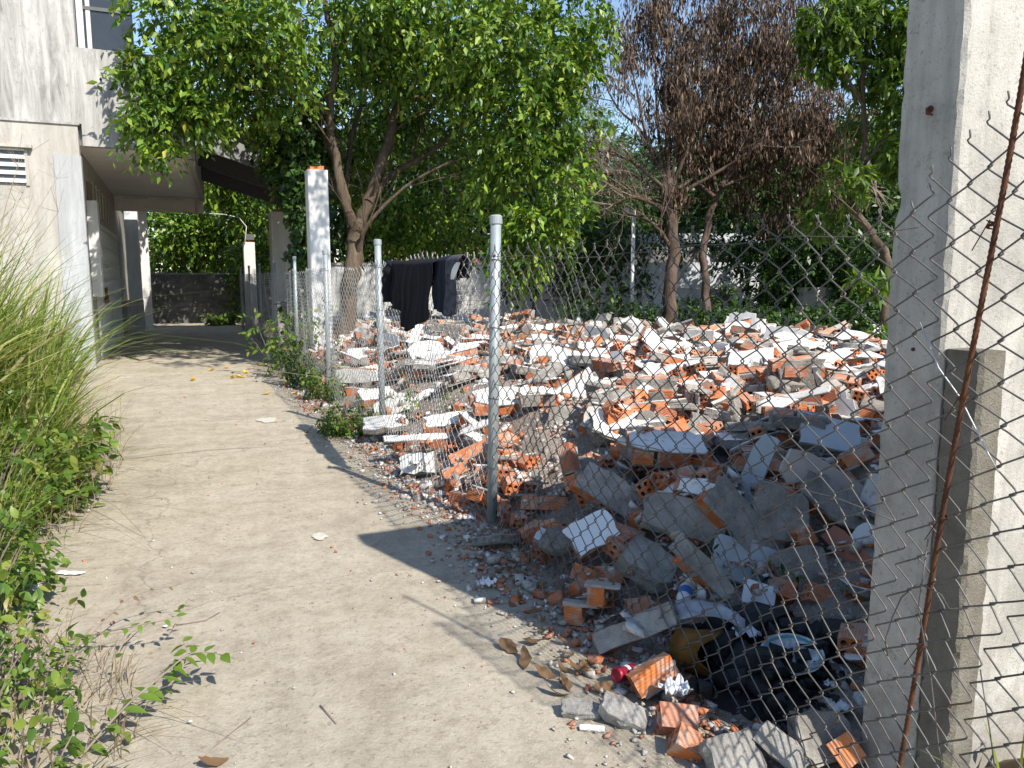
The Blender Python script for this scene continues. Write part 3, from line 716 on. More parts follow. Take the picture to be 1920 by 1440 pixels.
# wire grid fence panel in front of the garden wall
gf = empty('grid_fence', ad(855, 590, 22.0)); gf.location.z = 0; gf.rotation_euler = (0, 0, -YAW)
for k in range(9):
    MB().tube([(0, 0, 0.25 + k * 0.13), (2.4, 0, 0.25 + k * 0.13)], 0.011, 5).build('rod', M_GATE, gf)
for k in range(13):
    MB().tube([(k * 0.2, 0.012, 0), (k * 0.2, 0.012, 1.42)], 0.011, 5).build('rod', M_GATE, gf)
tag(gf, 'pale wire grid fence panel low in front of the white garden wall', 'fence')
# small street lamp pole
pl = empty('lamp_pole', ad(1184, 600, 19.0)); pl.location.z = 0.0
ztop = ad(1186, 397, 19.0).z
MB().tube([(0, 0, 0), (0, 0, ztop)], 0.05, 10).build('pole', M_WHITE, pl, True)
bl = MB(); bl.tube([(-0.20, 0, ztop - 0.12), (-0.20, 0, ztop - 0.06), (-0.20, 0, ztop + 0.02), (-0.20, 0, ztop + 0.06)], [0.03, 0.075, 0.07, 0.02], 10); bl.build('bulb', M_WHITE, pl, True)
MB().tube([(0, 0, ztop - 0.02), (-0.12, 0, ztop + 0.08), (-0.2, 0, ztop + 0.05)], 0.012, 6).build('arm', M_METALD, pl)
tag(pl, 'slim white lamp pole with a bulb left of the dead tree', 'lamp')
# square concrete stump under the right-hand trees
cs = empty('concrete_plinth', ad(1530, 605, 19.0)); cs.location.z = 0
MB().add([(-0.45, -0.45, 0), (0.45, -0.45, 0), (0.45, 0.45, 0), (-0.45, 0.45, 0), (-0.3, -0.3, 1.3), (0.3, -0.3, 1.3), (0.3, 0.3, 1.3), (-0.3, 0.3, 1.3)],
         [(0, 3, 2, 1), (4, 5, 6, 7), (0, 1, 5, 4), (1, 2, 6, 5), (2, 3, 7, 6), (3, 0, 4, 7)]).build('plinth', M_RENDER2, cs)
MB().box((-0.34, -0.34, 1.3), (0.34, 0.34, 1.42)).build('cap', M_RENDER2, cs)
tag(cs, 'shaded tapering concrete plinth under the right-hand trees', 'plinth')

# ================================================================== trees
def unit(a): return a / (np.linalg.norm(a, axis=-1, keepdims=True) + 1e-9)
def leaf_arrays(P, D, N, L, W, fold=0.25, curl=0.15):
    """5-vertex folded leaves -> verts, tris"""
    D = unit(D); S = unit(np.cross(D, N)); N = np.cross(S, D); L = L[:, None]; W = W[:, None]
    base = P; rib = P + D * L * 0.48 - N * W * fold * 0.5; tip = P + D * L - N * L * curl
    l = P + D * L * 0.42 + S * W * 0.5; r = P + D * L * 0.42 - S * W * 0.5
    V = np.stack([base, l, tip, r, rib], 1).reshape(-1, 3)
    i = np.arange(len(P))[:, None] * 5
    T = np.concatenate([i + np.array([[0, 3, 4]]), i + np.array([[4, 3, 2]]), i + np.array([[0, 4, 1]]), i + np.array([[4, 2, 1]])], 1).reshape(-1, 3)
    return V, T
def leaf_fine(P, D, N, L, W, fold=0.3, curl=0.2):
    """leaves with a rounded outline for plants close to the camera"""
    D = unit(D); S = unit(np.cross(D, N)); N = np.cross(S, D); n = len(P); L = L[:, None]; W = W[:, None]; rows = []
    prof = [(0.0, 0.06), (0.18, 0.72), (0.40, 1.0), (0.62, 0.82), (0.83, 0.42), (1.0, 0.02)]
    for t, w in prof:
        c = P + D * L * t - N * L * curl * t * t; rows += [c + S * W * 0.5 * w + N * W * fold * w * 0.4, c, c - S * W * 0.5 * w + N * W * fold * w * 0.4]
    V = np.stack(rows, 1).reshape(-1, 3); k = len(prof); i = np.arange(n)[:, None] * (3 * k); T = []
    for r in range(k - 1):
        for j in range(2):
            a = r * 3 + j; T += [i + np.array([[a, a + 4, a + 1]]), i + np.array([[a, a + 3, a + 4]])]
    return V, np.concatenate(T, 1).reshape(-1, 3)
def leaf_arrays2(P, D, N, L, W):
    D = unit(D); S = unit(np.cross(D, N)); L = L[:, None]; W = W[:, None]
    V = np.stack([P, P + D * L * 0.45 + S * W * 0.5, P + D * L, P + D * L * 0.45 - S * W * 0.5], 1).reshape(-1, 3)
    i = np.arange(len(P))[:, None] * 4
    return V, np.concatenate([i + np.array([[0, 3, 2]]), i + np.array([[0, 2, 1]])], 1).reshape(-1, 3)
def ball(rs, n, bias=0.45):
    d = unit(rs.normal(size=(n, 3))); return d * (rs.rand(n, 1) ** bias)
def sprig_leaves(rs, C, out, nl, L, W, tw=0.3, droop=0.45, spread=0.8):
    """leaves set along short twigs that start at C and point mostly along out"""
    n = len(C)
    t = unit(out * 0.8 + rs.normal(size=(n, 3)) * 0.55 + np.array([0, 0, -droop * 0.6]))
    P = []; D = []; 
    side = unit(np.cross(t, rs.normal(size=(n, 3))))
    for k in range(nl):
        s = (k + rs.rand(n, 1)) / nl
        sg = 1 if k % 2 else -1
        P.append(C + t * s * tw + np.array([0, 0, -1]) * s * s * tw * droop)
        D.append(t * 0.55 + side * sg * spread + np.array([0, 0, -droop]) + rs.normal(size=(n, 3)) * 0.28)
    P = np.concatenate(P); D = np.concatenate(D)
    N = np.array([0, 0, 1.0]) + rs.normal(size=P.shape) * 0.45
    m = len(P)
    k_ = 0.5 + 0.8 * rs.rand(m); return P, D, N, L * k_, W * k_ * (0.8 + 0.4 * rs.rand(m))
def lobe_points(rs, lobes, gap=0.0, gs=1.6, bias=0.45, shell=0.0):
    Cs = []; Os = []
    for lb in lobes:
        world_ = lb[0] == 'w'; px, py, d, rx, ry, rd, n = lb[1:] if world_ else lb
        c = np.array([px, py, d]) if world_ else np.array(ad(px, py, d)); b = ball(rs, n, bias)
        if world_: rx, ry, d = rx * FPX, ry * FPX, 1.0
        ex = np.array(_RH) * rx * d / FPX; ez = np.array([0, 0, 1.0]) * ry * d / FPX; ey = np.array(_TH) * rd
        P = c + b[:, :1] * ex + b[:, 1:2] * ey + b[:, 2:] * ez
        if gap > -0.9:
            k = sn(P[:, 0] * gs, P[:, 1] * gs + P[:, 2] * gs * 1.3, 0.7) > gap - 0.35 + rs.rand(len(P)) * 0.25 - 0.12
            P = P[k]; b = b[k]
        Cs.append(P); Os.append(unit(b[:, :1] * np.array(_RH) + b[:, 1:2] * np.array(_TH) + b[:, 2:] * np.array([0, 0, 1.0])))
    return np.concatenate(Cs), np.concatenate(Os)
def spline(pts, k=6):
    pts = [Vector(p) for p in pts]; out = []
    P = [pts[0] * 2 - pts[1]] + pts + [pts[-1] * 2 - pts[-2]]
    for i in range(1, len(P) - 2):
        for j in range(k):
            t = j / k; a, b_, c, d = P[i-1], P[i], P[i+1], P[i+2]
            out.append(0.5 * ((2 * b_) + (c - a) * t + (2*a - 5*b_ + 4*c - d) * t*t + (3*b_ - a - 3*c + d) * t**3))
    out.append(pts[-1]); return out
def limb(mb, pts, r0, r1, n=8, mi=0, k=6, r=None):
    s = spline(pts, k); m = len(s) - 1
    s = [p + Vector((rnd.uniform(-1, 1), rnd.uniform(-1, 1), 0)) * (r0 * 0.25) if 0 < i < m else p for i, p in enumerate(s)]
    mb.tube(s, [(r0 + (r1 - r0) * (i / m) ** 0.85) * rnd.uniform(0.94, 1.07) for i in range(m + 1)], n, mi, False); return s
def twigs(mb, s, r, n, L, rs, depth=1, mi=0, updir=0.4, sides=4, collect=None, start=0.25):
    m = len(s) - 1
    for k in range(n):
        i = int(m * rs.uniform(start, 1.0)); i = min(max(i, 1), m)
        p = s[i]; t = (s[i] - s[i-1]).normalized()
        d = (t * 0.8 + Vector((rs.gauss(0, 1), rs.gauss(0, 1), rs.gauss(0, 0.7))) * 0.65 + Vector((0, 0, updir))).normalized()
        l = L * rs.uniform(0.5, 1.2); q = [p]
        for j in range(4):
            d = (d + Vector((rs.gauss(0, 1), rs.gauss(0, 1), rs.gauss(0, 1))) * 0.16).normalized(); q.append(q[-1] + d * l / 4)
        mb.tube(q, [r * (1 - 0.2 * j) for j in range(5)], sides, mi, False)
        if collect is not None: collect += q[1:]
        if depth > 0: twigs(mb, q, r * 0.55, 3, L * 0.6, rs, depth - 1, mi, updir, max(3, sides - 1), collect, 0.2)
def PX(*a): return [ad(x, y, d) for x, y, d in a]

def make_tree(name, label, trunks, lobes, seed, leaf, lm, barkm, nl=8, tw=0.3, droop=0.45, gap=0.0, fine=True, twn=0, bias=0.45, gs=1.6, group=None, cat='tree', spread=0.8):
    rs = np.random.RandomState(seed)
    base = Vector(trunks[0][0][0]); o = empty(name, (base.x, base.y, 0)); off = Vector((base.x, base.y, 0))
    tb = MB(); rr = random.Random(seed)
    for pts, r0, r1 in trunks:
        pts = [Vector(p) - off for p in pts]
        s = limb(tb, pts, r0, r1, 10 if r0 > 0.06 else 6)
        if twn and r1 < 0.08: twigs(tb, s, max(0.012, r1 * 0.5), twn, 1.3, rr, 1)
    tb.build('trunk', barkm, o, True)
    C, O = lobe_points(rs, lobes, gap, gs, bias)
    P, D, N, L, W = sprig_leaves(rs, C, O, nl, leaf[0], leaf[1], tw, droop, spread)
    V, T = leaf_arrays(P, D, N, L, W) if fine else leaf_arrays2(P, D, N, L, W)
    mobj('crown', np_mesh('crown', V - np.array(off), T, lm), o)
    return tag(o, label, cat, group)

# ---- the big green tree between pillar and rubble
make_tree('leafy_tree', 'big bright green leafy tree with forked trunk behind the white pillar', [
    (PX((648, 660, 14.6), (655, 560, 14.6), (664, 470, 14.6), (672, 415, 14.6)), 0.19, 0.15),
    (PX((668, 440, 14.6), (645, 370, 14.5), (628, 290, 14.4), (618, 210, 14.3), (628, 110, 14.2), (610, 0, 14.0), (600, -120, 14)), 0.10, 0.04),
    (PX((655, 400, 14.5), (637, 320, 14.6), (600, 240, 14.7), (575, 150, 14.8), (560, 20, 15)), 0.075, 0.03),
    (PX((674, 425, 14.6), (700, 350, 14.7), (728, 270, 14.8), (745, 190, 14.9), (742, 100, 15), (760, -30, 15.2)), 0.125, 0.05),
    (PX((660, 470, 14.7), (650, 380, 15.0), (655, 280, 15.3), (680, 180, 15.4), (690, 60, 15.4)), 0.06, 0.03), (PX((672, 470, 14.5), (690, 420, 14.2), (760, 350, 14.0), (850, 300, 13.9)), 0.05, 0.02),
    (PX((690, 380, 14.6), (730, 330, 15.2), (800, 290, 15.6), (870, 230, 15.7)), 0.09, 0.03),
    (PX((742, 200, 14.9), (800, 130, 14.6), (880, 70, 14.2), (960, 20, 14)), 0.07, 0.03),
    (PX((618, 215, 14.3), (560, 160, 13.8), (470, 110, 13.2), (370, 90, 12.8)), 0.06, 0.02),
    (PX((745, 180, 14.9), (850, 190, 14.4), (950, 210, 14.0), (1040, 260, 13.8)), 0.06, 0.02),
], [(375, 20, 13.2, 120, 75, 1.2, 560), (300, 125, 12.7, 70, 42, 0.5, 170), (235, 135, 12.6, 40, 26, 0.4, 80), (315, 195, 12.7, 60, 40, 0.5, 170), (285, 245, 12.6, 42, 42, 0.4, 120), (350, 215, 12.7, 40, 50, 0.4, 110), (362, 255, 12.7, 22, 16, 0.3, 24),
    (460, 110, 13.4, 130, 120, 1.4, 1100), (430, 190, 14.2, 90, 50, 0.9, 220), (540, 250, 15.2, 50, 60, 0.6, 120), (560, 60, 15.6, 140, 120, 1.2, 800), (590, 260, 16.3, 110, 130, 0.8, 500),
    (690, 30, 13.6, 110, 70, 0.9, 380), (720, 140, 13.9, 60, 50, 0.5, 110), (800, 60, 14.2, 150, 110, 1.6, 1100), (800, 330, 16.8, 150, 140, 0.9, 900), (760, 180, 16.2, 160, 120, 0.8, 650),
    (950, 100, 13.9, 150, 130, 1.6, 1200), (1060, 60, 13.8, 90, 90, 1.3, 480), (1000, 220, 13.9, 130, 90, 1.2, 650), (960, 320, 14.2, 90, 80, 0.8, 360), (1040, 340, 13.9, 65, 90, 0.7, 330), (1000, 430, 14.0, 60, 60, 0.6, 230), (960, 490, 14.2, 40, 50, 0.4, 120),
    (850, 420, 17.0, 150, 60, 0.7, 380), (720, 430, 16.8, 60, 60, 0.5, 150),
    ('w', 3.3, 9.0, 7.4, 1.5, 0.6, 1.0, 280), ('w', 2.4, 10.4, 8.0, 1.4, 0.6, 1.0, 240), (560, -170, 16.5, 350, 150, 2.0, 900), (900, -170, 16.5, 300, 150, 2.0, 800)],  # unseen lobes above the frame, added to shade the lane and backdrop
    21, (0.155, 0.074), M_LEAF, M_BARK, 8, 0.36, 0.5, 0.27, True, 6, 0.42, 1.6)

# ---- trees behind
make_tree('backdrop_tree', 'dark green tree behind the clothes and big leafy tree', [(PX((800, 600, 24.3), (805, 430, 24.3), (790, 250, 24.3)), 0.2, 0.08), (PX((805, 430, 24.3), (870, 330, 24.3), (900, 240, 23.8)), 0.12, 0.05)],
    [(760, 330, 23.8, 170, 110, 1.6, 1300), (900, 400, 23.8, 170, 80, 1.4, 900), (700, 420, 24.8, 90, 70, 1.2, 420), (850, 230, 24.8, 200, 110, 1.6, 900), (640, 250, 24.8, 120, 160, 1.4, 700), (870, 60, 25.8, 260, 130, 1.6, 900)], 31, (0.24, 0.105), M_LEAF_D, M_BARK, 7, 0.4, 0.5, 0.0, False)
make_tree('backdrop_tree', 'soft feathery pale green tree left of the dead tree', [(PX((1075, 600, 23.8), (1078, 480, 23.8), (1085, 330, 23.8)), 0.16, 0.06)],
    [(1120, 330, 24, 90, 110, 1.3, 700), (1170, 400, 24, 70, 60, 1.0, 300), (1080, 260, 23.8, 95, 130, 1.3, 1100), (1120, 350, 23.3, 80, 80, 1.0, 500), (1040, 170, 24.3, 80, 90, 1.2, 420)], 32, (0.10, 0.028), M_LEAF_F, M_BARK, 12, 0.4, 0.6, -0.05, False)
make_tree('backdrop_tree', 'dark bushy tree behind the lamp pole', [(PX((1072, 600, 26.8), (1070, 500, 26.8), (1090, 400, 26.8)), 0.18, 0.08), (PX((1160, 600, 26.8), (1165, 500, 26.8), (1180, 400, 26.8)), 0.16, 0.08)],
    [(1150, 430, 25.8, 130, 75, 1.5, 1100), (1200, 350, 26.8, 150, 90, 1.5, 800), (1050, 400, 26.3, 120, 80, 1.4, 600),], 33, (0.23, 0.10), M_LEAF_D, M_BARK, 7, 0.4, 0.5, -0.05, False)
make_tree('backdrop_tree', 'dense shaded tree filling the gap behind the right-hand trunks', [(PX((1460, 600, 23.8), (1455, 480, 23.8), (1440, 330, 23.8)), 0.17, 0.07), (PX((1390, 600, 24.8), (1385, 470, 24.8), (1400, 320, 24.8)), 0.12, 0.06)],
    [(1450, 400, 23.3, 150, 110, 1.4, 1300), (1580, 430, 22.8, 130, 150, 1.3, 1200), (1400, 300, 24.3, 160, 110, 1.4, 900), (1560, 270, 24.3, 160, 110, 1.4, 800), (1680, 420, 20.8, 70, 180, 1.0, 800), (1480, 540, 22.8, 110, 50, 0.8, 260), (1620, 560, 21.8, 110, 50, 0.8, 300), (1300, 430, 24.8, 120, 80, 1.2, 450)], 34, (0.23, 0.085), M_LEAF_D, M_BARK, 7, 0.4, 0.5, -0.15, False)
make_tree('backdrop_tree', 'sunlit tree rising above the block wall at the lane end', [(PX((360, 600, 36), (370, 480, 36), (380, 380, 36)), 0.25, 0.1)],
    [(440, 390, 33.5, 90, 65, 1.6, 1300), (340, 420, 33.5, 80, 60, 1.6, 900), (520, 420, 33.5, 60, 70, 1.5, 600), (400, 470, 35, 140, 50, 1.5, 900), (420, 300, 35, 160, 90, 2.0, 1300), (300, 500, 34.5, 40, 50, 1.0, 250), ('w', 0.6, 27.6, 5.2, 2.2, 1.0, 1.2, 520), ('w', 2.4, 28.4, 4.6, 1.2, 1.3, 1.0, 360), ('w', -0.6, 28.6, 5.4, 1.2, 0.9, 1.0, 260)], 35, (0.24, 0.11), M_LEAF, M_BARK, 7, 0.5, 0.5, -0.1, False)
make_tree('backdrop_tree', 'leafy bush at the block wall beside the far white pillar', [(PX((445, 612, 30), (448, 560, 30), (450, 500, 30)), 0.06, 0.03)],
    [(452, 520, 29.5, 24, 70, 0.6, 420), (500, 470, 28.5, 40, 50, 0.6, 300), (440, 580, 29.8, 20, 28, 0.5, 90)], 36, (0.17, 0.08), M_LEAF, M_BARK, 7, 0.4, 0.5, -0.3, False, cat='bush')

make_tree('backdrop_tree', 'dark young trees screening the white garden wall', [(PX((1068, 610, 20.5), (1070, 540, 20.5), (1064, 460, 20.5)), 0.12, 0.07), (PX((1120, 610, 20.8), (1122, 540, 20.8), (1135, 450, 20.8)), 0.07, 0.04), (PX((1000, 600, 21), (1003, 530, 21), (995, 460, 21)), 0.06, 0.04)],
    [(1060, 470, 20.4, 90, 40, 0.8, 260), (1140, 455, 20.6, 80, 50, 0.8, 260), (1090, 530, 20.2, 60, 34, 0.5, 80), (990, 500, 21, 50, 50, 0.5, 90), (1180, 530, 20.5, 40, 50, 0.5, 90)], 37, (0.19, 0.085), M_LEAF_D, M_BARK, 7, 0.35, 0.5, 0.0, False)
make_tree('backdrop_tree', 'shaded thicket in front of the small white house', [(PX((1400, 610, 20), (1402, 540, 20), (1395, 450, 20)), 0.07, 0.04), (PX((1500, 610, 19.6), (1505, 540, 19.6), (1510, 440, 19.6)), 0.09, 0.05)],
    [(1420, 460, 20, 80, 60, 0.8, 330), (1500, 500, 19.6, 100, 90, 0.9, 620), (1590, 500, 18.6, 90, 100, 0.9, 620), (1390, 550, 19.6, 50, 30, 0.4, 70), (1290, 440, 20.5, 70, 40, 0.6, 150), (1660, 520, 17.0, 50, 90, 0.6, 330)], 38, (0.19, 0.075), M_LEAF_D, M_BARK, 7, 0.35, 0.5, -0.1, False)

# ---- vine over the shaded pillar and the post
make_tree('climbing_vine', 'dark leafy vine hanging beside the tall white pillar', [(PX((585, 690, 14.4), (578, 560, 14.6), (572, 430, 14.8), (585, 320, 14.8), (575, 220, 14.8)), 0.03, 0.012), (PX((560, 690, 16), (556, 520, 16.2), (565, 380, 16.2)), 0.02, 0.01)],
    [(575, 360, 14.6, 26, 70, 0.4, 260), (572, 470, 14.6, 20, 60, 0.35, 160), (560, 590, 14.8, 16, 70, 0.3, 110), (585, 260, 14.9, 40, 70, 0.5, 260), (550, 330, 15.4, 20, 60, 0.4, 120), (575, 690, 14.2, 26, 28, 0.4, 110), (540, 280, 15.5, 60, 60, 0.5, 140)], 41, (0.15, 0.115), M_LEAF_D, M_BARK, 5, 0.25, 0.8, -0.3, True, cat='vine')

# ---- dead brown tree
def dead_tree():
    rs = np.random.RandomState(51); rr = random.Random(51)
    base = ad(1254, 640, 18.0); off = Vector((base.x, base.y, 0)); o = empty('dead_tree', off)
    tb = MB()
    def L_(pts, r0, r1, n=8): return limb(tb, [p - off for p in PX(*pts)], r0, r1, n)
    L_([(1254, 640, 18), (1256, 560, 18), (1262, 470, 18), (1258, 390, 18), (1252, 335, 18)], 0.165, 0.125, 12)
    L_([(1322, 640, 18.6), (1324, 540, 18.6), (1318, 470, 18.6), (1332, 400, 18.5), (1352, 350, 18.4)], 0.11, 0.07, 10)
    ends = [((1258, 350), (1205, 250), (1150, 190), (1118, 95)), ((1252, 345), (1215, 270), (1190, 150), (1165, 40)), ((1250, 340), (1232, 230), (1228, 120), (1205, -30)),
            ((1254, 335), (1248, 220), (1250, 110), (1262, -50)), ((1258, 340), (1275, 240), (1300, 150), (1310, 10)), ((1262, 345), (1300, 250), (1340, 180), (1390, 40)),
            ((1262, 360), (1330, 310), (1400, 230), (1450, 100)), ((1262, 370), (1350, 320), (1440, 260), (1540, 190)), ((1248, 355), (1180, 300), (1120, 280), (1080, 240)),
            ((1248, 370), (1190, 330), (1130, 325), (1085, 280)), ((1250, 380), (1180, 365), (1130, 340), (1100, 300)), ((1258, 400), (1190, 370), (1140, 385), (1075, 370)),
            ((1352, 350), (1400, 290), (1450, 230), (1480, 120)), ((1345, 360), (1330, 270), (1360, 170), (1350, 30)), ((1352, 350), (1430, 320), (1510, 300), (1590, 260)), ((1340, 370), (1300, 330), (1290, 260), (1270, 170)), ((1352, 345), (1410, 240), (1420, 140), (1430, -20)), ((1262, 470), (1225, 420), (1170, 395), (1120, 345))]
    col = []; lf = []
    for e in ends:
        dd = [18 + (rr.uniform(-0.4, 0.4) * k) for k in range(4)]
        s = L_([(x, y, dd[k]) for k, (x, y) in enumerate(e)], rr.uniform(0.04, 0.065), 0.013, 6)
        c = []; twigs(tb, s, 0.013, 12, 1.45, rr, 2, 1, 0.35, 4, c, 0.2)
        lf += c[::2] if e[3][0] > 1220 else c[::5] if e[3][0] > 1160 else c[::40]
    tb.build('trunk', [M_BARK_D, M_TWIG], o, True)
    # hanging strings of dead leaves
    A = np.array([tuple(p) for p in lf]); A = A[rs.rand(len(A)) < 0.75]
    C2, _ = lobe_points(rs, [(1300, 60, 18, 110, 110, 1.2, 330), (1420, 110, 18, 120, 120, 1.2, 520), (1500, 230, 18, 110, 90, 1.1, 420), (1400, 300, 18.6, 130, 80, 1.0, 380), (1230, 20, 18, 50, 80, 0.8, 120), (1440, -60, 18, 200, 100, 1.4, 350), (1185, 90, 18, 26, 80, 0.4, 80), (1560, 320, 18.3, 80, 80, 0.8, 260), (1350, 180, 18, 150, 140, 1.4, 420), (1500, 60, 18.2, 90, 110, 1.0, 260), (1460, 380, 18.8, 110, 50, 0.7, 160), (1275, 350, 17.7, 25, 30, 0.25, 24)], 0.1, 2.2, 0.6)
    A = np.concatenate([A, C2 - np.array(off)])
    P = []; 
    for k in range(9):
        P.append(A + rs.normal(size=A.shape) * np.array([0.075, 0.075, 0.03]) - np.array([0, 0, 1.0]) * rs.rand(len(A), 1) * 0.30)
    P = np.concatenate(P); m = len(P)
    D = np.array([0, 0, -1.0]) + rs.normal(size=P.shape) * 0.22; N = rs.normal(size=P.shape)
    V, T = leaf_arrays(P, D, N, 0.17 * (0.5 + 0.8 * rs.rand(m)), 0.034 * (0.6 + 0.8 * rs.rand(m)), 0.5, 0.1)
    mobj('crown', np_mesh('crown', V, T, M_LEAF_B), o)
    # a torn strip of hanging bark at the fork
    sb = MB(); 
    for k in range(14):
        q = ad(1258 + rr.uniform(-14, 22), 338 + rr.uniform(-10, 30), 17.8) - off
        sb.tube([q, q + Vector((rr.uniform(-.05, .05), rr.uniform(-.05, .05), -0.15)), q + Vector((rr.uniform(-.1, .1), rr.uniform(-.1, .1), -0.35))], [0.02, 0.016, 0.005], 4)
    sb.build('bark_strip', M_BARK_D, o)
    tag(o, 'dead tree with bare fanning branches and hanging brown leaves', 'tree')
dead_tree()

# ---- bent tree at the right with big fresh leaves
make_tree('bent_tree', 'slender tree with curving pale trunk and large fresh leaves, left of the wall end', [
    (PX((1662, 640, 13.0), (1660, 570, 13.0), (1667, 500, 13.0), (1640, 445, 13.0), (1606, 395, 13.0), (1612, 330, 13.0)), 0.085, 0.06),
    (PX((1612, 340, 13.0), (1622, 260, 13.0), (1618, 160, 12.9), (1630, 40, 12.8), (1640, -60, 12.8)), 0.05, 0.03),
    (PX((1615, 320, 13.0), (1650, 270, 12.9), (1690, 240, 12.8), (1720, 200, 12.6)), 0.03, 0.012),
    (PX((1620, 200, 12.9), (1580, 130, 12.8), (1545, 60, 12.7), (1520, 0, 12.7)), 0.03, 0.012)],
    [(1550, 40, 12.7, 55, 60, 0.6, 130), (1620, 20, 12.7, 70, 55, 0.7, 150), (1690, 60, 12.5, 60, 80, 0.7, 190), (1700, 160, 12.5, 45, 60, 0.6, 120), (1560, 110, 12.9, 55, 40, 0.5, 80), (1640, 130, 13.2, 60, 50, 0.6, 80), (1700, 260, 13.0, 50, 80, 0.6, 130), (1590, 330, 12.8, 45, 30, 0.4, 50), (1560, 400, 13.5, 60, 40, 0.5, 70), (1630, 530, 12.6, 40, 22, 0.4, 36), (1650, 630, 12.2, 28, 26, 0.3, 40), (1640, 250, 13.6, 70, 70, 0.8, 110)], 61, (0.20, 0.062), M_LEAF_M, M_BARK, 8, 0.12, 0.5, -0.6, True, 3, 0.5, 1.6, spread=0.9)
# dead twig bundle hanging from the bent tree
rr = random.Random(5); b = MB(); q0 = ad(1630, 300, 12.9)
for k in range(26):
    a = ad(1632 + rr.uniform(-12, 12), 335 + rr.uniform(-15, 20), 12.85); c = ad(1640 + rr.uniform(-45, 50), 360 + rr.uniform(-10, 40), 12.85 + rr.uniform(-.2, .2))
    b.tube([q0 - q0, a - q0, a.lerp(c, 0.5) - q0 + Vector((0, 0, rr.uniform(-.05, .08))), c - q0], [0.006, 0.006, 0.012, 0.002], 4)
o = b.build('twig_bundle', M_TWIG); o.location = q0; tag(o, 'dried twig bundle hanging from the bent tree', 'twigs')

# ---- undergrowth at the back edge of the rubble
def bush(px, py, d, rx, ry, n, seed, label, m=M_LEAF_D, leaf=(0.13, 0.06), name='undergrowth_bush', group=None, nl=6, tw=0.25, droop=0.4):
    p = ad(px, py + ry, d); pz = Vector((p.x, p.y, 0.0))
    return make_tree(name, label, [([pz, pz.lerp(ad(px, py, d), 0.5) + Vector((0.05, 0, 0)), ad(px, py, d)], 0.018, 0.006)], [(px, py, d, rx, ry, rx * d / FPX * 0.7, n)], seed, leaf, m, M_TWIG, nl, tw, droop, -0.9, False, group=group, cat='bush')
for k, (px, py, d, rx, ry, n) in enumerate([(1120, 590, 18.5, 70, 26, 260), (1210, 600, 18.3, 60, 24, 200), (1400, 600, 18.0, 110, 26, 380), (1520, 605, 16.5, 90, 30, 300), (1600, 600, 15.5, 70, 35, 300), (1300, 585, 19.5, 90, 25, 280)]):
    bush(px, py, d, rx, ry, n, 70 + k, 'low green bush behind the rubble ' + ['left of the lamp pole', 'between lamp pole and dead tree', 'right of the dead tree', 'before the shaded plinth', 'left of the bent tree', 'behind the dead tree'][k], group='bushes along the back edge of the rubble')
# ---- wood far behind that closes the view
for k, (px, d, h, w) in enumerate([(480, 46, 330, 190), (720, 44, 320, 190), (960, 42, 330, 190), (1190, 40, 340, 170), (1400, 38, 330, 170), (1600, 36, 320, 170), (1760, 34, 330, 130)]):
    make_tree('distant_tree', 'distant dark tree in the wood that closes the view behind the houses', [(PX((px, 590, d), (px + 5, 480, d), (px - 5, 380, d)), 0.3, 0.12)],
        [(px, 440, d, w, 110, 1.8, 700), (px + 20, 545, d, w, 60, 1.5, 420), (px - 20, h, d + 1, w * 0.85, 90, 1.8, 420)], 200 + k, (0.50, 0.26), M_LEAF_D, M_BARK, 7, 0.7, 0.5, -0.5, False, group='distant trees behind the houses')

# ================================================================== rubble
def brick_mb(L, seed, w=0.085, h=0.085, ny=2, nz=2, jag=(0.0, 0.0), hs=6):
    """hollow clay brick, holes running along X; jag = how ragged each end is"""
    r = random.Random(seed); pts = [(-w/2, -h/2), (w/2, -h/2), (w/2, h/2), (-w/2, h/2)]; edges = [(0, 1), (1, 2), (2, 3), (3, 0)]; holes = []
    cw, ch = w / ny, h / nz; rad = min(cw, ch) * 0.33
    for i in range(ny):
        for j in range(nz):
            cx = -w/2 + cw * (i + 0.5) * 0.96 + w * 0.02; cy = -h/2 + ch * (j + 0.5) * 0.96 + h * 0.02; b0 = len(pts)
            holes.append((cx, cy))
            for k in range(hs):
                th = 2 * math.pi * (k + 0.5) / hs; pts.append((cx + rad * math.cos(th), cy + rad * math.sin(th)))
            edges += [(b0 + k, b0 + (k + 1) % hs) for k in range(hs)]
    vs, es, fs, *_ = delaunay_2d_cdt([Vector(p) for p in pts], edges, [], 1, 1e-6)
    keep = []
    for f in fs:
        c = sum((vs[i] for i in f), Vector((0, 0))) / len(f)
        if all((c - Vector(hh)).length > rad * 0.8 for hh in holes): keep.append(tuple(f))
    n = len(vs); V = []
    for e, s in ((0, -1), (1, 1)):
        for p in vs: V.append((s * (L / 2 - r.uniform(0, jag[e])), p.x, p.y))
    # wind so that normals face out
    F = []
    for f in keep:
        a, b_, c = (vs[i] for i in f[:3]); ccw = (b_ - a).cross(c - a) > 0
        g_ = f if ccw else f[::-1]
        F.append(tuple(i + n for i in g_)); F.append(tuple(g_[::-1]))
    def loop(ids, outward):
        m = len(ids)
        for k in range(m):
            a, b_ = ids[k], ids[(k + 1) % m]
            q = (a, b_, b_ + n, a + n); F.append(q if not outward else q[::-1])
    loop([0, 1, 2, 3], True)
    for i in range(len(holes)): loop(list(range(4 + i * hs, 4 + (i + 1) * hs)), False)
    return MB().add(V, F)
PITCH_X, PITCH_Y = 0.192, 0.097
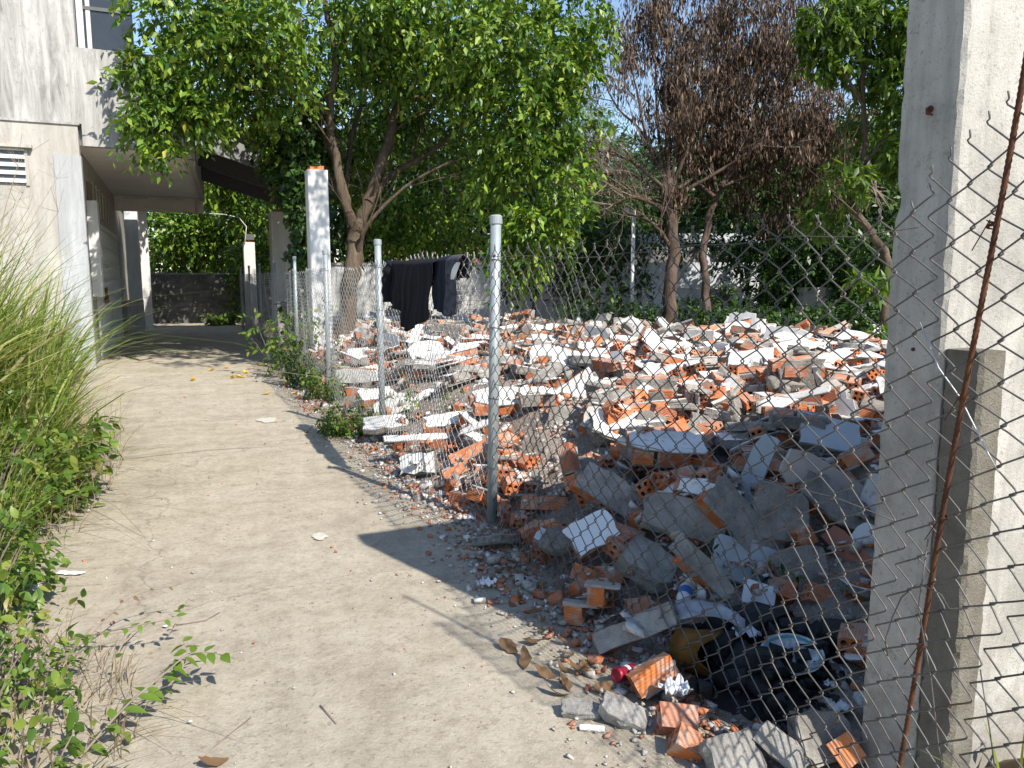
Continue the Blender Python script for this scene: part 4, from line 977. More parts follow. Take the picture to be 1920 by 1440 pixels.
BM = {'full': [brick_mb(0.18, 1), brick_mb(0.18, 2, jag=(0.0, 0.004)), brick_mb(0.178, 3, jag=(0.006, 0.0))],
      'half': [brick_mb(0.095, 4, jag=(0.0, 0.03)), brick_mb(0.085, 5, jag=(0.0, 0.035)), brick_mb(0.11, 6, jag=(0.0, 0.05))],
      'broken': [brick_mb(0.15, 7, jag=(0.0, 0.06)), brick_mb(0.165, 8, jag=(0.01, 0.05)), brick_mb(0.13, 9, jag=(0.0, 0.07))],
      'six': [brick_mb(0.18, 10, 0.085, 0.125, 2, 3), brick_mb(0.14, 11, 0.085, 0.125, 2, 3, (0.0, 0.06))]}
BME = {k: [m.mesh('brick_' + k, M_BRICK) for m in v] for k, v in BM.items()}

def ragged(w, h, r, n=5, j=0.06, corner=0.22):
    """broken rectangle outline, counter-clockwise"""
    c = [(-w/2, -h/2), (w/2, -h/2), (w/2, h/2), (-w/2, h/2)]; out = []
    s = min(w, h)
    for k in range(4):
        a, b_ = c[k], c[(k + 1) % 4]; cut = r.random() < 0.6
        for i in range(n):
            t = (i + r.uniform(-0.2, 0.2)) / n
            if i == 0: t = 0.0
            x, y = a[0] + (b_[0] - a[0]) * t, a[1] + (b_[1] - a[1]) * t
            k_ = 1 - (r.uniform(0, corner) if i == 0 and cut else 0)
            out.append((x * k_ + r.gauss(0, j * s * 0.5), y * k_ + r.gauss(0, j * s * 0.5)))
    return out
def slab_mb(outline, th, r, mt=0, ms=1, mb_=1, bev=0.006):
    """slab with slightly rounded, uneven broken sides; top z=+th/2"""
    n = len(outline); b = MB(); lv = [(-th/2, 0.94), (-th/4, 1.0), (th/5, 0.985), (th/2 - bev, 0.99), (th/2, 0.965)]
    V = []; F = []; Mi = []
    for li, (z, s) in enumerate(lv):
        for (x, y) in outline:
            jx = r.gauss(0, th * 0.06) if 0 < li < 3 else 0
            V.append((x * s + jx, y * s + jx, z + (r.gauss(0, th * 0.03) if li < 3 else 0)))
    F.append(tuple(range(n - 1, -1, -1))); Mi.append(mb_)
    for k in range(len(lv) - 1):
        for i in range(n):
            i2 = (i + 1) % n; F.append((k*n+i, k*n+i2, (k+1)*n+i2, (k+1)*n+i)); Mi.append(mt if k >= 3 else ms)
    F.append(tuple((len(lv) - 1) * n + i for i in range(n))); Mi.append(mt)
    return b.add(V, F, Mi)

def make_variant(seed, cols, rows, top='white', bot=None, drop=0.18, jagged=True):
    """a lump of brick wall: returns parts [(name, mesh or MB, matrix, materials)]"""
    r = random.Random(seed); parts = []; cells = {}
    for j in range(rows):
        off = 0.5 * (j % 2)
        for i in range(cols):
            edge = i in (0, cols - 1)
            if (edge and j in (0, rows - 1) and r.random() < drop and cols * rows > 2): continue
            x = (i + off - (cols - 1) / 2 - (0.25 if rows > 1 else 0)) * PITCH_X; y = (j - (rows - 1) / 2) * PITCH_Y
            kind = 'full'
            if jagged and edge and r.random() < 0.55: kind = r.choice(['half', 'broken'])
            flip = (i == 0 and cols > 1)          # ragged end looks outward
            v = r.randrange(len(BM[kind])); M = Matrix.Translation((x + (0.03 if kind == 'half' and flip else -0.03 if kind == 'half' else 0), y, r.gauss(0, 0.001))) @ Matrix.Rotation(math.pi if flip else 0, 4, 'Z') @ Matrix.Rotation(r.choice([0, math.pi]), 4, 'X')
            parts.append(('brick', kind, v, M)); cells[(i, j)] = (x, y)
    mo = MB()
    for (i, j), (x, y) in cells.items():
        if (i + 1, j) in cells:
            mo.box((x + PITCH_X/2 - 0.008, y - 0.041, -0.040), (x + PITCH_X/2 + 0.008, y + 0.041, 0.041), 0, None, 0.003, r)
        if (i, j + 1) in cells or (i - 1, j + 1) in cells or r.random() < 0.5:
            mo.box((x - 0.085, y + PITCH_Y/2 - 0.008, -0.040), (x + 0.075, y + PITCH_Y/2 + 0.008, 0.0415), 0, None, 0.004, r)
    W = cols * PITCH_X + (0.5 * PITCH_X if rows > 1 else 0); H = rows * PITCH_Y
    sl = []
    cx = 0.0
    if top: sl.append((slab_mb(ragged(W * r.uniform(0.84, 0.98), H * r.uniform(0.88, 1.05), r, 5, 0.07), 0.018, r), Matrix.Translation((cx, 0, 0.0525)), top))
    if bot: sl.append((slab_mb(ragged(W * r.uniform(0.8, 0.98), H * r.uniform(0.85, 1.02), r, 5, 0.07), 0.018, r), Matrix.Translation((cx, 0, -0.0525)) @ Matrix.Rotation(math.pi, 4, 'X'), bot))
    return dict(parts=parts, mortar=mo, slabs=sl, R=0.5 * math.hypot(W, H), W=W, H=H, T=0.12)
PM = {'white': [M_PLAST, M_CEMENT], 'grey': [M_CEMENT, M_CEMENT], 'tile': [M_TILE, M_CEMENT]}
def finish_variant(v):
    v['mortar_me'] = v['mortar'].mesh('mortar', M_MORTAR) if v['mortar'].v else None
    v['slab_me'] = [s[0].mesh('plaster', PM[s[2]]) for s in v['slabs']]
    allm = [M_BRICK, M_MORTAR, M_PLAST, M_CEMENT, M_TILE]; mg = MB()
    for (_, kd, k, M) in v['parts']: b = BM[kd][k]; mg.add(b.v, b.f, 0, M)
    if v['mortar'].v: mg.add(v['mortar'].v, v['mortar'].f, 1)
    for (s, M, tp) in v['slabs']:
        mm = {'white': (2, 3), 'grey': (3, 3), 'tile': (4, 3)}[tp]; mg.add(s.v, s.f, [mm[i] for i in s.m], M)
    v['merged'] = mg; v['merged_me'] = mg.mesh('wall_fragment', allm); return v
VAR = [finish_variant(make_variant(100 + k, c, rw, t, b_)) for k, (c, rw, t, b_) in enumerate([
    (2, 2, 'white', 'grey'), (2, 3, 'white', 'white'), (1, 2, 'white', None), (2, 1, 'white', 'grey'), (3, 2, 'white', 'grey'), (1, 3, 'white', 'white'), (2, 2, 'grey', 'white'),
    (3, 3, 'white', 'grey'), (2, 2, None, 'white'), (1, 2, None, None), (2, 1, None, 'grey'), (3, 1, 'white', None), (2, 3, 'white', None), (1, 1, 'white', 'grey'), (2, 4, 'white', 'grey'), (3, 2, None, 'white'), (4, 4, 'white', 'grey'), (4, 3, 'white', 'white'), (5, 2, 'white', 'grey')])]
def inst_variant(v, M, detail, name='wall_fragment'):
    if detail:
        o = empty(name); o.matrix_world = M
        for (_, kd, k, m) in v['parts']: mobj('brick', BME[kd][k], o, m)
        if v['mortar_me']: mobj('mortar', v['mortar_me'], o)
        for me, s in zip(v['slab_me'], v['slabs']): mobj('plaster', me, o, s[1])
    else:
        o = mobj(name, v['merged_me']); o.matrix_world = M
    return o
# lumps of concrete and mortar
def lump_mb(seed, s=(1, 1, 0.7), n=16):
    r = random.Random(seed); bm = bmesh.new()
    for _ in range(n):
        p = Vector((r.gauss(0, 1), r.gauss(0, 1), r.gauss(0, 1))).normalized() * r.uniform(0.75, 1.0); p = Vector((max(-0.72, min(0.72, p.x)), max(-0.72, min(0.72, p.y)), max(-0.6, min(0.6, p.z))))
        bm.verts.new((p.x * s[0], p.y * s[1], p.z * s[2]))
    res = bmesh.ops.convex_hull(bm, input=bm.verts)
    bmesh.ops.delete(bm, geom=list({e for e in res['geom_interior'] + res['geom_unused'] if isinstance(e, bmesh.types.BMVert)}), context='VERTS')
    bmesh.ops.bevel(bm, geom=list(bm.edges), offset=0.05, segments=1, affect='EDGES')
    bm.verts.index_update(); b = MB(); b.add([v.co.copy() for v in bm.verts], [tuple(v.index for v in f.verts) for f in bm.faces]); bm.free(); return b
LUMP = [lump_mb(200 + k, (1, rnd.uniform(0.6, 1), rnd.uniform(0.4, 0.8))) for k in range(10)]
LUMPE = [[b.mesh('lump', m) for m in (M_CEMENT, M_MORTAR)] for b in LUMP]
_r = random.Random(77)
SLABS = [slab_mb(ragged(1.0, _r.uniform(0.55, 0.95), _r, 4, 0.1, 0.4), _r.uniform(0.09, 0.22), _r) for _ in range(12)]
SLABE = [s.mesh('slab', [M_PLAST, M_CEMENT]) for s in SLABS]

# ---- height book-keeping
def hg_read(x, y, R):
    i0, i1 = max(0, int((x - R - GX0) / GR)), min(gnx, int((x + R - GX0) / GR) + 1); j0, j1 = max(0, int((y - R - GY0) / GR)), min(gny, int((y + R - GY0) / GR) + 1)
    sub = HG[i0:i1, j0:j1]
    return (0.02, 0.02) if sub.size == 0 else (float(sub.mean()), float(sub.max()))
def hg_raise(x, y, R, top):
    i0, i1 = max(0, int((x - R - GX0) / GR)), min(gnx, int((x + R - GX0) / GR) + 1); j0, j1 = max(0, int((y - R - GY0) / GR)), min(gny, int((y + R - GY0) / GR) + 1)
    xx, yy = GX[i0:i1, j0:j1], GY[i0:i1, j0:j1]; m = np.hypot(xx - x, yy - y) < R
    HG[i0:i1, j0:j1] = np.where(m, np.maximum(HG[i0:i1, j0:j1], top), HG[i0:i1, j0:j1])
def to_px(p):
    v = np.array(p) - _C; d = v @ _F; return 960 + FPX * (v @ _R) / d, 720 - FPX * (v @ _U) / d, d
HEROES = []                     # (px, py, radius px, depth)
def hero_mark(M, R):
    p = M.translation; x, y, d = to_px(p); HEROES.append((x, y, R * FPX / d, d)); hg_raise(p.x, p.y, R * 0.8, p.z + 0.02)

# ---- pieces one can point to
hv = [0]
def H_frag(px, py, z, n, xd, cols, rows, top, bot, label, drop=0.15, mark=0.8, cat='rubble'):
    hv[0] += 1; v = finish_variant(make_variant(500 + hv[0], cols, rows, top, bot, drop)); M = frame(az(px, py, z), cv(*n), cv(*xd))
    o = inst_variant(v, M, True); hero_mark(M, v['R'] * mark); return tag(o, label, cat)
def H_slab(px, py, z, n, xd, w, h, th, mats, label, name='slab', j=0.075, mark=0.5, cat='rubble', corner=0.25):
    hv[0] += 1; r = random.Random(900 + hv[0]); M = frame(az(px, py, z), cv(*n), cv(*xd))
    o = slab_mb(ragged(w, h, r, 5, j, corner), th, r).build(name, mats, None, False, M); hero_mark(M, math.hypot(w, h) * mark); return tag(o, label, cat)
def H_brick(px, py, z, n, xd, kind, k, label, m=None):
    M = frame(az(px, py, z), cv(*n), cv(*xd)); o = mobj('hollow_brick', BME[kind][k], None, M); hero_mark(M, 0.10); return tag(o, label, 'brick')
WC, GC, TC = [M_PLAST, M_CEMENT], [M_CEMENT, M_CEMENT], [M_TILE, M_CEMENT]
M_BOARD = plain('blue_grey_board', (0.40, 0.44, 0.46), 0.7); M_BEIGE = plain('beige_board', (0.42, 0.37, 0.32), 0.85); M_REDF = plain('red_tile_clay', (0.36, 0.15, 0.10), 0.8)
H_frag(1112, 1003, 0.24, (-0.12, 0.62, 0.78), (0.72, 0.62, 0.1), 1, 2, 'tile', None, 'square wall lump faced with clean white tile, tilted towards the lane', 0)
H_slab(1215, 1060, 0.20, (0.25, 0.80, 0.55), (0.80, -0.5, 0.3), 0.27, 0.19, 0.12, GC, 'grey concrete block right of the white tiled lump', 'concrete_block')
H_frag(1308, 1066, 0.30, (0.25, 0.45, 0.85), (0.72, -0.66, 0.18), 2, 1, 'grey', None, 'long mortar-coated row of bricks sloping down to the right, holes at its end')
H_frag(1195, 1180, 0.13, (-0.35, 0.45, 0.8), (0.68, 0.55, 0.40), 2, 1, 'grey', None, 'mortared brick row sloping up to a clean four-hole brick end')
H_frag(1285, 975, 0.36, (-0.1, 0.55, 0.83), (0.9, -0.3, 0.1), 2, 2, 'grey', 'grey', 'wide grey rendered lump above the sloping brick row', 0.3)
H_frag(1248, 842, 0.58, (0.0, 0.96, 0.25), (0.98, -0.1, 0.1), 2, 3, 'white', 'grey', 'large sunlit wall lump with smooth white top and brick edge')
H_frag(1462, 968, 0.40, (-0.12, 0.45, 0.88), (0.94, -0.25, 0.1), 1, 3, 'grey', 'grey', 'big grey rendered wall lump standing in the shade left of the wall end', 0)
H_slab(1415, 885, 0.50, (-0.5, 0.3, 0.8), (0.45, 0.85, -0.2), 0.46, 0.13, 0.03, [M_BOARD, M_CEMENT], 'narrow blue-grey board leaning steeply in the rubble', 'board', 0.02)
H_slab(1540, 905, 0.52, (0.1, 0.5, 0.86), (0.80, -0.55, 0.1), 0.46, 0.24, 0.025, [M_BEIGE, M_BEIGE], 'beige flat board sloping down right in the shade', 'board', 0.02)
H_slab(1556, 815, 0.66, (0.05, 0.75, 0.65), (0.92, -0.3, 0.1), 0.36, 0.26, 0.04, [M_BOARD, M_CEMENT], 'blue-grey plate lying on the heap beside the wall end', 'plate', 0.04)
H_frag(1072, 745, 0.52, (-0.35, 0.55, 0.76), (0.8, 0.55, -0.1), 3, 3, 'white', 'white', 'big white plastered wall lump leaning up behind the grey block')
H_slab(1065, 808, 0.42, (0.0, 0.25, 0.97), (0.98, -0.05, 0), 0.34, 0.36, 0.13, GC, 'upright square grey block in front of the big white lump', 'concrete_block')
H_frag(812, 742, 0.34, (-0.25, 0.88, 0.42), (0.86, 0.32, -0.45), 4, 2, 'white', 'grey', 'long white plastered wall strip with brick edge, sloping up behind the fence')
H_frag(890, 745, 0.40, (-0.45, 0.7, 0.55), (0.7, 0.65, -0.2), 2, 2, 'white', 'grey', 'white wall lump propped against the long white strip')
H_frag(1072, 888, 0.42, (-0.55, 0.35, 0.76), (0.35, -0.90, 0.2), 2, 1, None, 'white', 'split orange brick pair standing on end in the sun')
H_frag(1150, 930, 0.36, (0.1, 0.55, 0.83), (0.85, -0.5, 0.2), 2, 2, 'grey', 'white', 'grey mortared lump with brick holes above the white tiled lump')
H_slab(1420, 1062, 0.20, (0.1, 0.55, 0.83), (0.93, -0.28, 0.1), 0.46, 0.22, 0.02, [M_BOARD, M_BOARD], 'smooth blue-grey panel lying in the shaded hollow', 'panel', 0.015)
H_slab(1422, 1115, 0.16, (0.05, 0.75, 0.65), (0.9, -0.35, 0.1), 0.15, 0.13, 0.012, TC, 'small six-sided white tile shard in the shaded hollow', 'tile_shard', 0.03, corner=0.5)
H_slab(1592, 1035, 0.26, (-0.45, 0.55, 0.7), (0.65, -0.75, 0.1), 0.27, 0.11, 0.10, [M_REDF, M_MORTAR], 'smooth red clay block lying next to the wall end', 'clay_block', 0.03)
H_slab(1622, 1030, 0.28, (-0.2, 0.5, 0.85), (0.5, 0.85, 0), 0.26, 0.17, 0.012, TC, 'white glazed tile sheet tucked against the wall end', 'tile_shard', 0.03)
H_slab(1565, 1055, 0.16, (0.3, 0.5, 0.8), (0.7, -0.6, 0.1), 0.2, 0.16, 0.09, GC, 'grey chunk under the red clay block', 'render_lump')
H_frag(1100, 640 + 180, 0.45, (-0.2, 0.35, 0.9), (0.9, 0.3, 0.2), 1, 2, None, 'grey', 'short orange brick pair lit beside the upright grey block')
H_slab(722, 795, 0.20, (0.0, 0.95, 0.3), (0.95, 0.05, -0.2), 0.42, 0.26, 0.07, WC, 'white slab lying flat at the foot of the second fence post', 'plaster_slab')
H_slab(735, 765, 0.26, (-0.3, 0.75, 0.6), (0.9, 0.3, 0), 0.40, 0.28, 0.07, WC, 'rounded white slab tilted behind the second fence post', 'plaster_slab')
H_frag(840, 795, 0.30, (0.0, 0.9, 0.4), (0.95, 0.12, -0.2), 2, 2, 'white', 'white', 'flat white wall lump with brick end, left of the nearest fence post')
H_frag(780, 830, 0.20, (0.1, 0.9, 0.4), (0.92, 0.3, -0.1), 3, 1, 'white', 'grey', 'white-topped brick strip near the lane edge')
H_slab(785, 870, 0.13, (-0.2, 0.4, 0.9), (0.95, 0.05, 0), 0.30, 0.17, 0.10, WC, 'white block end facing the lane below the white-topped strip', 'plaster_slab')
H_frag(880, 862, 0.20, (-0.1, 0.5, 0.85), (0.85, 0.45, 0), 2, 2, None, 'white', 'broken orange bricks on edge against the nearest fence post')
H_frag(1010, 945, 0.18, (0.0, 0.45, 0.9), (0.98, 0.02, 0.1), 2, 1, None, None, 'pair of striped bricks lying side-on right of the nearest fence post')
H_brick(930, 945, 0.14, (0.1, 0.6, 0.8), (0.5, 0.1, 0.8), 'full', 0, 'orange four-hole brick end just right of the nearest fence post')
H_slab(985, 800, 0.36, (-0.3, 0.4, 0.86), (0.5, 0.8, 0), 0.34, 0.26, 0.07, GC, 'tall grey plaster sheet standing right of the nearest fence post', 'plaster_slab')
H_frag(1225, 1265, 0.10, (0.1, 0.35, 0.95), (-0.35, 0.1, 0.95), 1, 1, None, 'grey', 'squat four-hole brick end beside the red can')
H_brick(1275, 1350, 0.06, (0.1, 0.75, 0.65), (0.97, 0.12, 0.2), 'broken', 1, 'split orange brick lying outside the mesh near the burnt patch')
H_brick(1290, 1400, 0.04, (0.3, 0.8, 0.5), (0.9, -0.2, 0.35), 'half', 2, 'orange half brick in the debris at the bottom edge')
H_slab(1168, 1338, 0.05, (0.15, 0.85, 0.5), (0.80, -0.55, 0.1), 0.17, 0.09, 0.06, GC, 'oblong grey mortar piece on the lane edge', 'mortar_piece')
H_slab(1088, 1330, 0.035, (0.0, 0.95, 0.3), (0.97, -0.1, 0.1), 0.14, 0.07, 0.035, GC, 'flat grey mortar flake on the lane edge', 'mortar_piece')
H_slab(1372, 1420, 0.07, (0.1, 0.7, 0.7), (0.9, 0.3, 0), 0.16, 0.14, 0.09, GC, 'pale broken stone at the bottom edge of the rubble', 'stone', corner=0.4)
H_slab(1465, 1405, 0.10, (-0.2, 0.6, 0.8), (0.7, -0.6, 0.2), 0.17, 0.08, 0.07, GC, 'long grey stone wedged beside the burnt patch', 'stone', corner=0.4)
H_slab(1540, 1385, 0.10, (0.2, 0.55, 0.8), (0.9, 0.1, 0), 0.20, 0.16, 0.07, GC, 'flat grey render piece at the foot of the wall end', 'render_lump')
H_brick(1590, 1410, 0.10, (-0.4, 0.5, 0.75), (0.5, -0.7, 0.5), 'half', 0, 'dusty brick half at the foot of the wall end')
H_frag(1385, 985, 0.36, (0.25, 0.5, 0.82), (0.6, -0.75, 0.2), 2, 2, 'grey', 'grey', 'grey rendered wall lump with brick end between the two grey rendered lumps')
H_frag(1560, 950, 0.42, (0.3, 0.55, 0.75), (0.85, -0.4, 0.3), 2, 2, 'grey', 'white', 'shaded wall lump with dark brick holes left of the wall end')
H_slab(1500, 1075, 0.20, (0.15, 0.5, 0.85), (0.9, 0.2, 0.1), 0.26, 0.24, 0.10, GC, 'grey square chunk right of the blue-grey panel', 'render_lump')
H_frag(1330, 930, 0.46, (-0.2, 0.7, 0.65), (0.9, -0.35, 0.2), 2, 1, 'white', 'grey', 'short brick row with white face behind the wide rendered lump')
H_frag(1600, 880, 0.52, (-0.1, 0.6, 0.78), (0.8, 0.5, 0.1), 1, 2, None, 'grey', 'orange broken brick pair beside the wall end')
H_brick(1545, 1125, 0.14, (0.2, 0.5, 0.85), (0.85, -0.1, 0.5), 'full', 0, 'whole brick lying in the dark beside the wall end')
H_brick(1470, 1110, 0.15, (-0.2, 0.7, 0.6), (0.6, 0.3, 0.75), 'broken', 2, 'snapped brick end under the blue-grey panel')
H_slab(1640, 945, 0.42, (-0.4, 0.3, 0.85), (0.3, 0.95, 0), 0.30, 0.16, 0.05, WC, 'white plaster strip upright against the wall end', 'plaster_slab')
H_slab(1110, 1366, 0.02, (0, 0.98, 0.2), (0.98, -0.1, 0.1), 0.09, 0.025, 0.012, WC, 'thin white plaster sliver lying on the lane', 'plaster_sliver', 0.05)

HEROES += [(1310, 1222, 70, 3.15), (1283, 1118, 36, 3.4), (1485, 1232, 110, 3.2), (1470, 1290, 120, 2.95), (1345, 1165, 60, 3.25), (1172, 1262, 34, 3.1), (1560, 1300, 70, 2.9), (1400, 1195, 40, 3.2)]
# ---- loose pieces strewn over the heap
rr = random.Random(303)
def blocked(p, R):
    x, y, d = to_px(p)
    for hx, hy, hr, hd in HEROES:
        if d < hd + 0.12 and math.hypot(x - hx, (y - hy)) < hr * 0.62 + R * FPX / d * 0.5: return True
    return False
CAND = {'fragment': [], 'brick': [], 'lump': [], 'slab': []}
poly = [(x, y) for x, y in PILE]
def sample_xy():
    while True:
        x, y = rr.uniform(1.6, 13.2), rr.uniform(1.9, 20.5)
        if pile_sd(np.array([x]), np.array([y]))[0] > 0.05: return x, y
def tilt_matrix(x, y, z, stand):
    yaw = rr.uniform(0, 2 * math.pi); ti = rr.gauss(0, 0.30) if not stand else rr.uniform(0.8, 1.6); ti2 = rr.gauss(0, 0.26)
    return Matrix.Translation((x, y, z)) @ Matrix.Rotation(yaw, 4, 'Z') @ Matrix.Rotation(ti, 4, 'X') @ Matrix.Rotation(ti2, 4, 'Y')
plan = [('fragment', 680), ('slab', 640), ('lump', 460), ('brick', 900)]
order = [(k, 0) for k, n in plan for _ in range(n)]; rr.shuffle(order)
big_ = [('fragment', 2)] * 75
near_ = [(k, 1) for k, n in (('fragment', 190), ('slab', 190), ('lump', 150), ('brick', 320)) for _ in range(n)]; rr.shuffle(near_)
for kind, nr in big_ + order + near_:
    x, y = sample_xy() if nr != 1 else (rr.uniform(1.75, 5.6), rr.uniform(2.0, 5.8)); stand = rr.random() < (0.14 if nr != 1 else 0.3)
    if kind == 'fragment':
        k = rr.choice([16, 17, 18, 7, 14, 4]) if nr == 2 else rr.randrange(16) if not nr else rr.choice([2, 9, 10, 13, 3, 0]); v = VAR[k]; R = v['R'] * 0.75; th = 0.12; sc = 1.0
    elif kind == 'slab': k = rr.randrange(len(SLABS)); sc = rr.choice([0.14, 0.2, 0.28, 0.38, 0.5]) * (0.6 if nr else 1.0); R = sc * 0.45; th = sc * 0.15
    elif kind == 'lump': k = rr.randrange(len(LUMP)); sc = rr.choice([0.05, 0.07, 0.1, 0.13, 0.18]); R = sc * 0.7; th = sc * 0.7
    else: k = rr.choice(['full', 'full', 'half', 'broken', 'broken', 'six']); R = 0.085; th = 0.085; sc = 1.0
    edge = x - 1.62
    if (edge < 0.35 and R > 0.14) or (edge < 0.9 and R > 0.3) or (y < 2.5 and x < 3.0 and R > 0.1): continue
    mean, mx = hg_read(x, y, R * 0.7); h0 = float(heap(np.array([x]), np.array([y]))[0])
    z = min(mean * 0.65 + mx * 0.35, max(h0, 0.0) + 0.30) + th * 0.32 + (R * 0.35 if stand else 0)
    M = tilt_matrix(x, y, z, stand)
    if blocked(M.translation, R): continue
    if y < 2.0 and x > 1.9: continue
    hg_raise(x, y, R * (0.45 if stand else 0.75), z + th * 0.35)
    d = to_px(M.translation)[2]; xp = to_px(M.translation)[0]
    CAND[kind].append((d, M, k, sc, xp, stand))
FAR = MB(); FARM = [M_BRICK_OLD, M_MORTAR, M_PLAST, M_CEMENT, M_TILE]
def zone(d, x):
    a = 'in the near rubble' if d < 4.6 else 'in the front rubble' if d < 6.5 else 'mid-way back' if d < 9 else 'past the middle' if d < 12 else 'at the back'
    b_ = 'left of the second post' if x < 705 else 'below the clothes' if x < 870 else 'behind the nearest post' if x < 960 else 'below the feathery tree' if x < 1130 else 'below the lamp pole' if x < 1215 else 'below the dead tree' if x < 1360 else 'before the shaded plinth' if x < 1540 else 'beside the wall end'
    return a + ' ' + b_
SIZE = {0: 'four-brick', 1: 'thick six-brick', 2: 'two-brick', 3: 'single-row', 4: 'long six-brick', 5: 'narrow', 6: 'grey-faced', 7: 'large nine-brick', 8: 'bare-topped', 9: 'bare two-brick', 10: 'bare single-row', 11: 'long single-row', 12: 'wide', 13: 'one-brick', 14: 'large eight-brick', 15: 'bare long', 16: 'huge square', 17: 'huge oblong', 18: 'long plank-like'}
for kind, L in CAND.items():
    L = [c for c in L if -150 < c[4] < 1760]; L.sort(key=lambda c: c[0])
    for n, (d, M, k, sc, xp, stand) in enumerate(L):
        z_ = zone(d, xp); po = 'tipped up' if stand else 'lying'
        if n < 298:
            if kind == 'fragment':
                o = inst_variant(VAR[k], M, d < 8.5); tag(o, SIZE[k] + ' wall lump ' + po + ' ' + z_, 'rubble', 'wall lumps ' + z_)
            elif kind == 'brick':
                kk = rr.randrange(len(BME[k])); o = mobj('hollow_brick', BME[k][kk], None, M); tag(o, {'full': 'whole', 'half': 'half', 'broken': 'snapped', 'six': 'large'}[k] + ' orange hollow brick ' + po + ' ' + z_, 'brick', 'loose bricks ' + z_)
            elif kind == 'lump':
                o = mobj('mortar_lump', LUMPE[k][rr.randrange(2)], None, M @ Matrix.Scale(sc, 4)); tag(o, ('big' if sc > 0.12 else 'small') + ' grey mortar lump ' + po + ' ' + z_, 'rubble', 'mortar lumps ' + z_)
            else:
                o = mobj('plaster_slab', SLABE[k], None, M @ Matrix.Rotation(math.pi if rr.random() < 0.2 else 0, 4, 'X') @ Matrix.Scale(sc, 4)); tag(o, ('large' if sc > 0.3 else 'mid-sized' if sc > 0.18 else 'small') + ' plaster slab ' + po + ' ' + z_, 'rubble', 'plaster slabs ' + z_)
        else:
            if kind == 'fragment': b = VAR[k]['merged']; FAR.add(b.v, b.f, b.m, M)
            elif kind == 'brick': b = BM[k][rr.randrange(len(BM[k]))]; FAR.add(b.v, b.f, 0, M)
            elif kind == 'lump': b = LUMP[k]; FAR.add(b.v, b.f, rr.choice([1, 3]), M @ Matrix.Scale(sc, 4))
            else: b = SLABS[k]; FAR.add(b.v, b.f, [2 if i == 0 else 3 for i in b.m], M @ Matrix.Scale(sc, 4))
if FAR.v: tag(FAR.build('far_rubble', FARM), 'small far-off bricks and plaster pieces at the back of the heap', 'rubble', kind='stuff')

# ---- crumbs: thousands of chips, joined
CUBE = np.array([(-1,-1,-1),(1,-1,-1),(1,1,-1),(-1,1,-1),(-1,-1,1),(1,-1,1),(1,1,1),(-1,1,1)], float)
CTRI = np.array([(0,3,2,1),(4,5,6,7),(0,1,5,4),(1,2,6,5),(2,3,7,6),(3,0,4,7)])
def chips(P, S, rs):
    n = len(P); V = CUBE[None] * (0.55 + 0.45 * rs.rand(n, 8, 1)) + rs.normal(size=(n, 8, 3)) * 0.18
    V = V * (S[:, None, None] * 0.5 * np.stack([np.ones(n), 0.5 + 0.5 * rs.rand(n), 0.25 + 0.55 * rs.rand(n)], 1)[:, None, :])
    a, b_, c = (rs.rand(3, n) * 2 * math.pi); b_ = (b_ - math.pi) * 0.2
    ca, sa, cb, sb = np.cos(a), np.sin(a), np.cos(b_), np.sin(b_)
    Ry = np.stack([np.stack([cb, 0*cb, sb], 1), np.stack([0*cb, 1+0*cb, 0*cb], 1), np.stack([-sb, 0*cb, cb], 1)], 1)
    Rz = np.stack([np.stack([ca, -sa, 0*ca], 1), np.stack([sa, ca, 0*ca], 1), np.stack([0*ca, 0*ca, 1+0*ca], 1)], 1)
    V = np.einsum('nij,nkj->nki', Rz @ Ry, V) + P[:, None, :]
    return V.reshape(-1, 3), (CTRI[None] + 8 * np.arange(n)[:, None, None]).reshape(-1, 4)
def hg_at(x, y):
    i = np.clip(((x - GX0) / GR).astype(int), 0, gnx - 1); j = np.clip(((y - GY0) / GR).astype(int), 0, gny - 1); return HG[i, j]
rs = np.random.RandomState(404)
x = np.concatenate([rs.uniform(1.6, 12.5, 9000), rs.uniform(1.62, 4.6, 7000)]); y = np.concatenate([rs.uniform(1.8, 20, 9000), rs.uniform(1.85, 7.0, 7000)])
k = pile_sd(x, y) > -0.05; x, y = x[k], y[k]
s = np.where(y < 7, rs.gamma(2.2, 0.011, len(x)) + 0.008, rs.gamma(2.5, 0.022, len(x)) + 0.015)
z = np.minimum(hg_at(x, y), heap(x, y) + 0.15) + s * 0.15
V1, T1 = chips(np.stack([x, y, z], 1), np.minimum(s, 0.12), rs)
# spill across the lane edge
n = 5200; ys = rs.uniform(1.3, 12, n); u = np.abs(rs.normal(size=n)) * (0.20 + 0.10 * np.sin(ys * 2.1) ** 2) * np.where(ys < 3.2, 1.0, 0.85)
xs = 1.74 - u + 0.06 * np.sin(ys * 3); ss = np.minimum(rs.gamma(1.6, 0.010, n) + 0.004, 0.075) * np.clip(1.25 - u * 1.1, 0.35, 1.2)
V2, T2 = chips(np.stack([xs, ys, 0.014 + ss * 0.18], 1), ss, rs)
# stray grit on the lane itself
n = 1500; xg = rs.uniform(-1.4, 1.6, n); yg = rs.uniform(1.6, 14, n); sg = rs.gamma(1.3, 0.0035, n) + 0.002
V3, T3 = chips(np.stack([xg, yg, 0.014 + sg * 0.2], 1), sg, rs)
V = np.concatenate([V1, V2, V3]); T = np.concatenate([T1, T2 + len(V1), T3 + len(V1) + len(V2)])
o = mobj('rubble_crumbs', np_mesh('rubble_crumbs', V, T, M_CHIP, False, 4)); tag(o, 'small chips of brick and mortar strewn over the rubble and lane edge', 'rubble', kind='stuff')

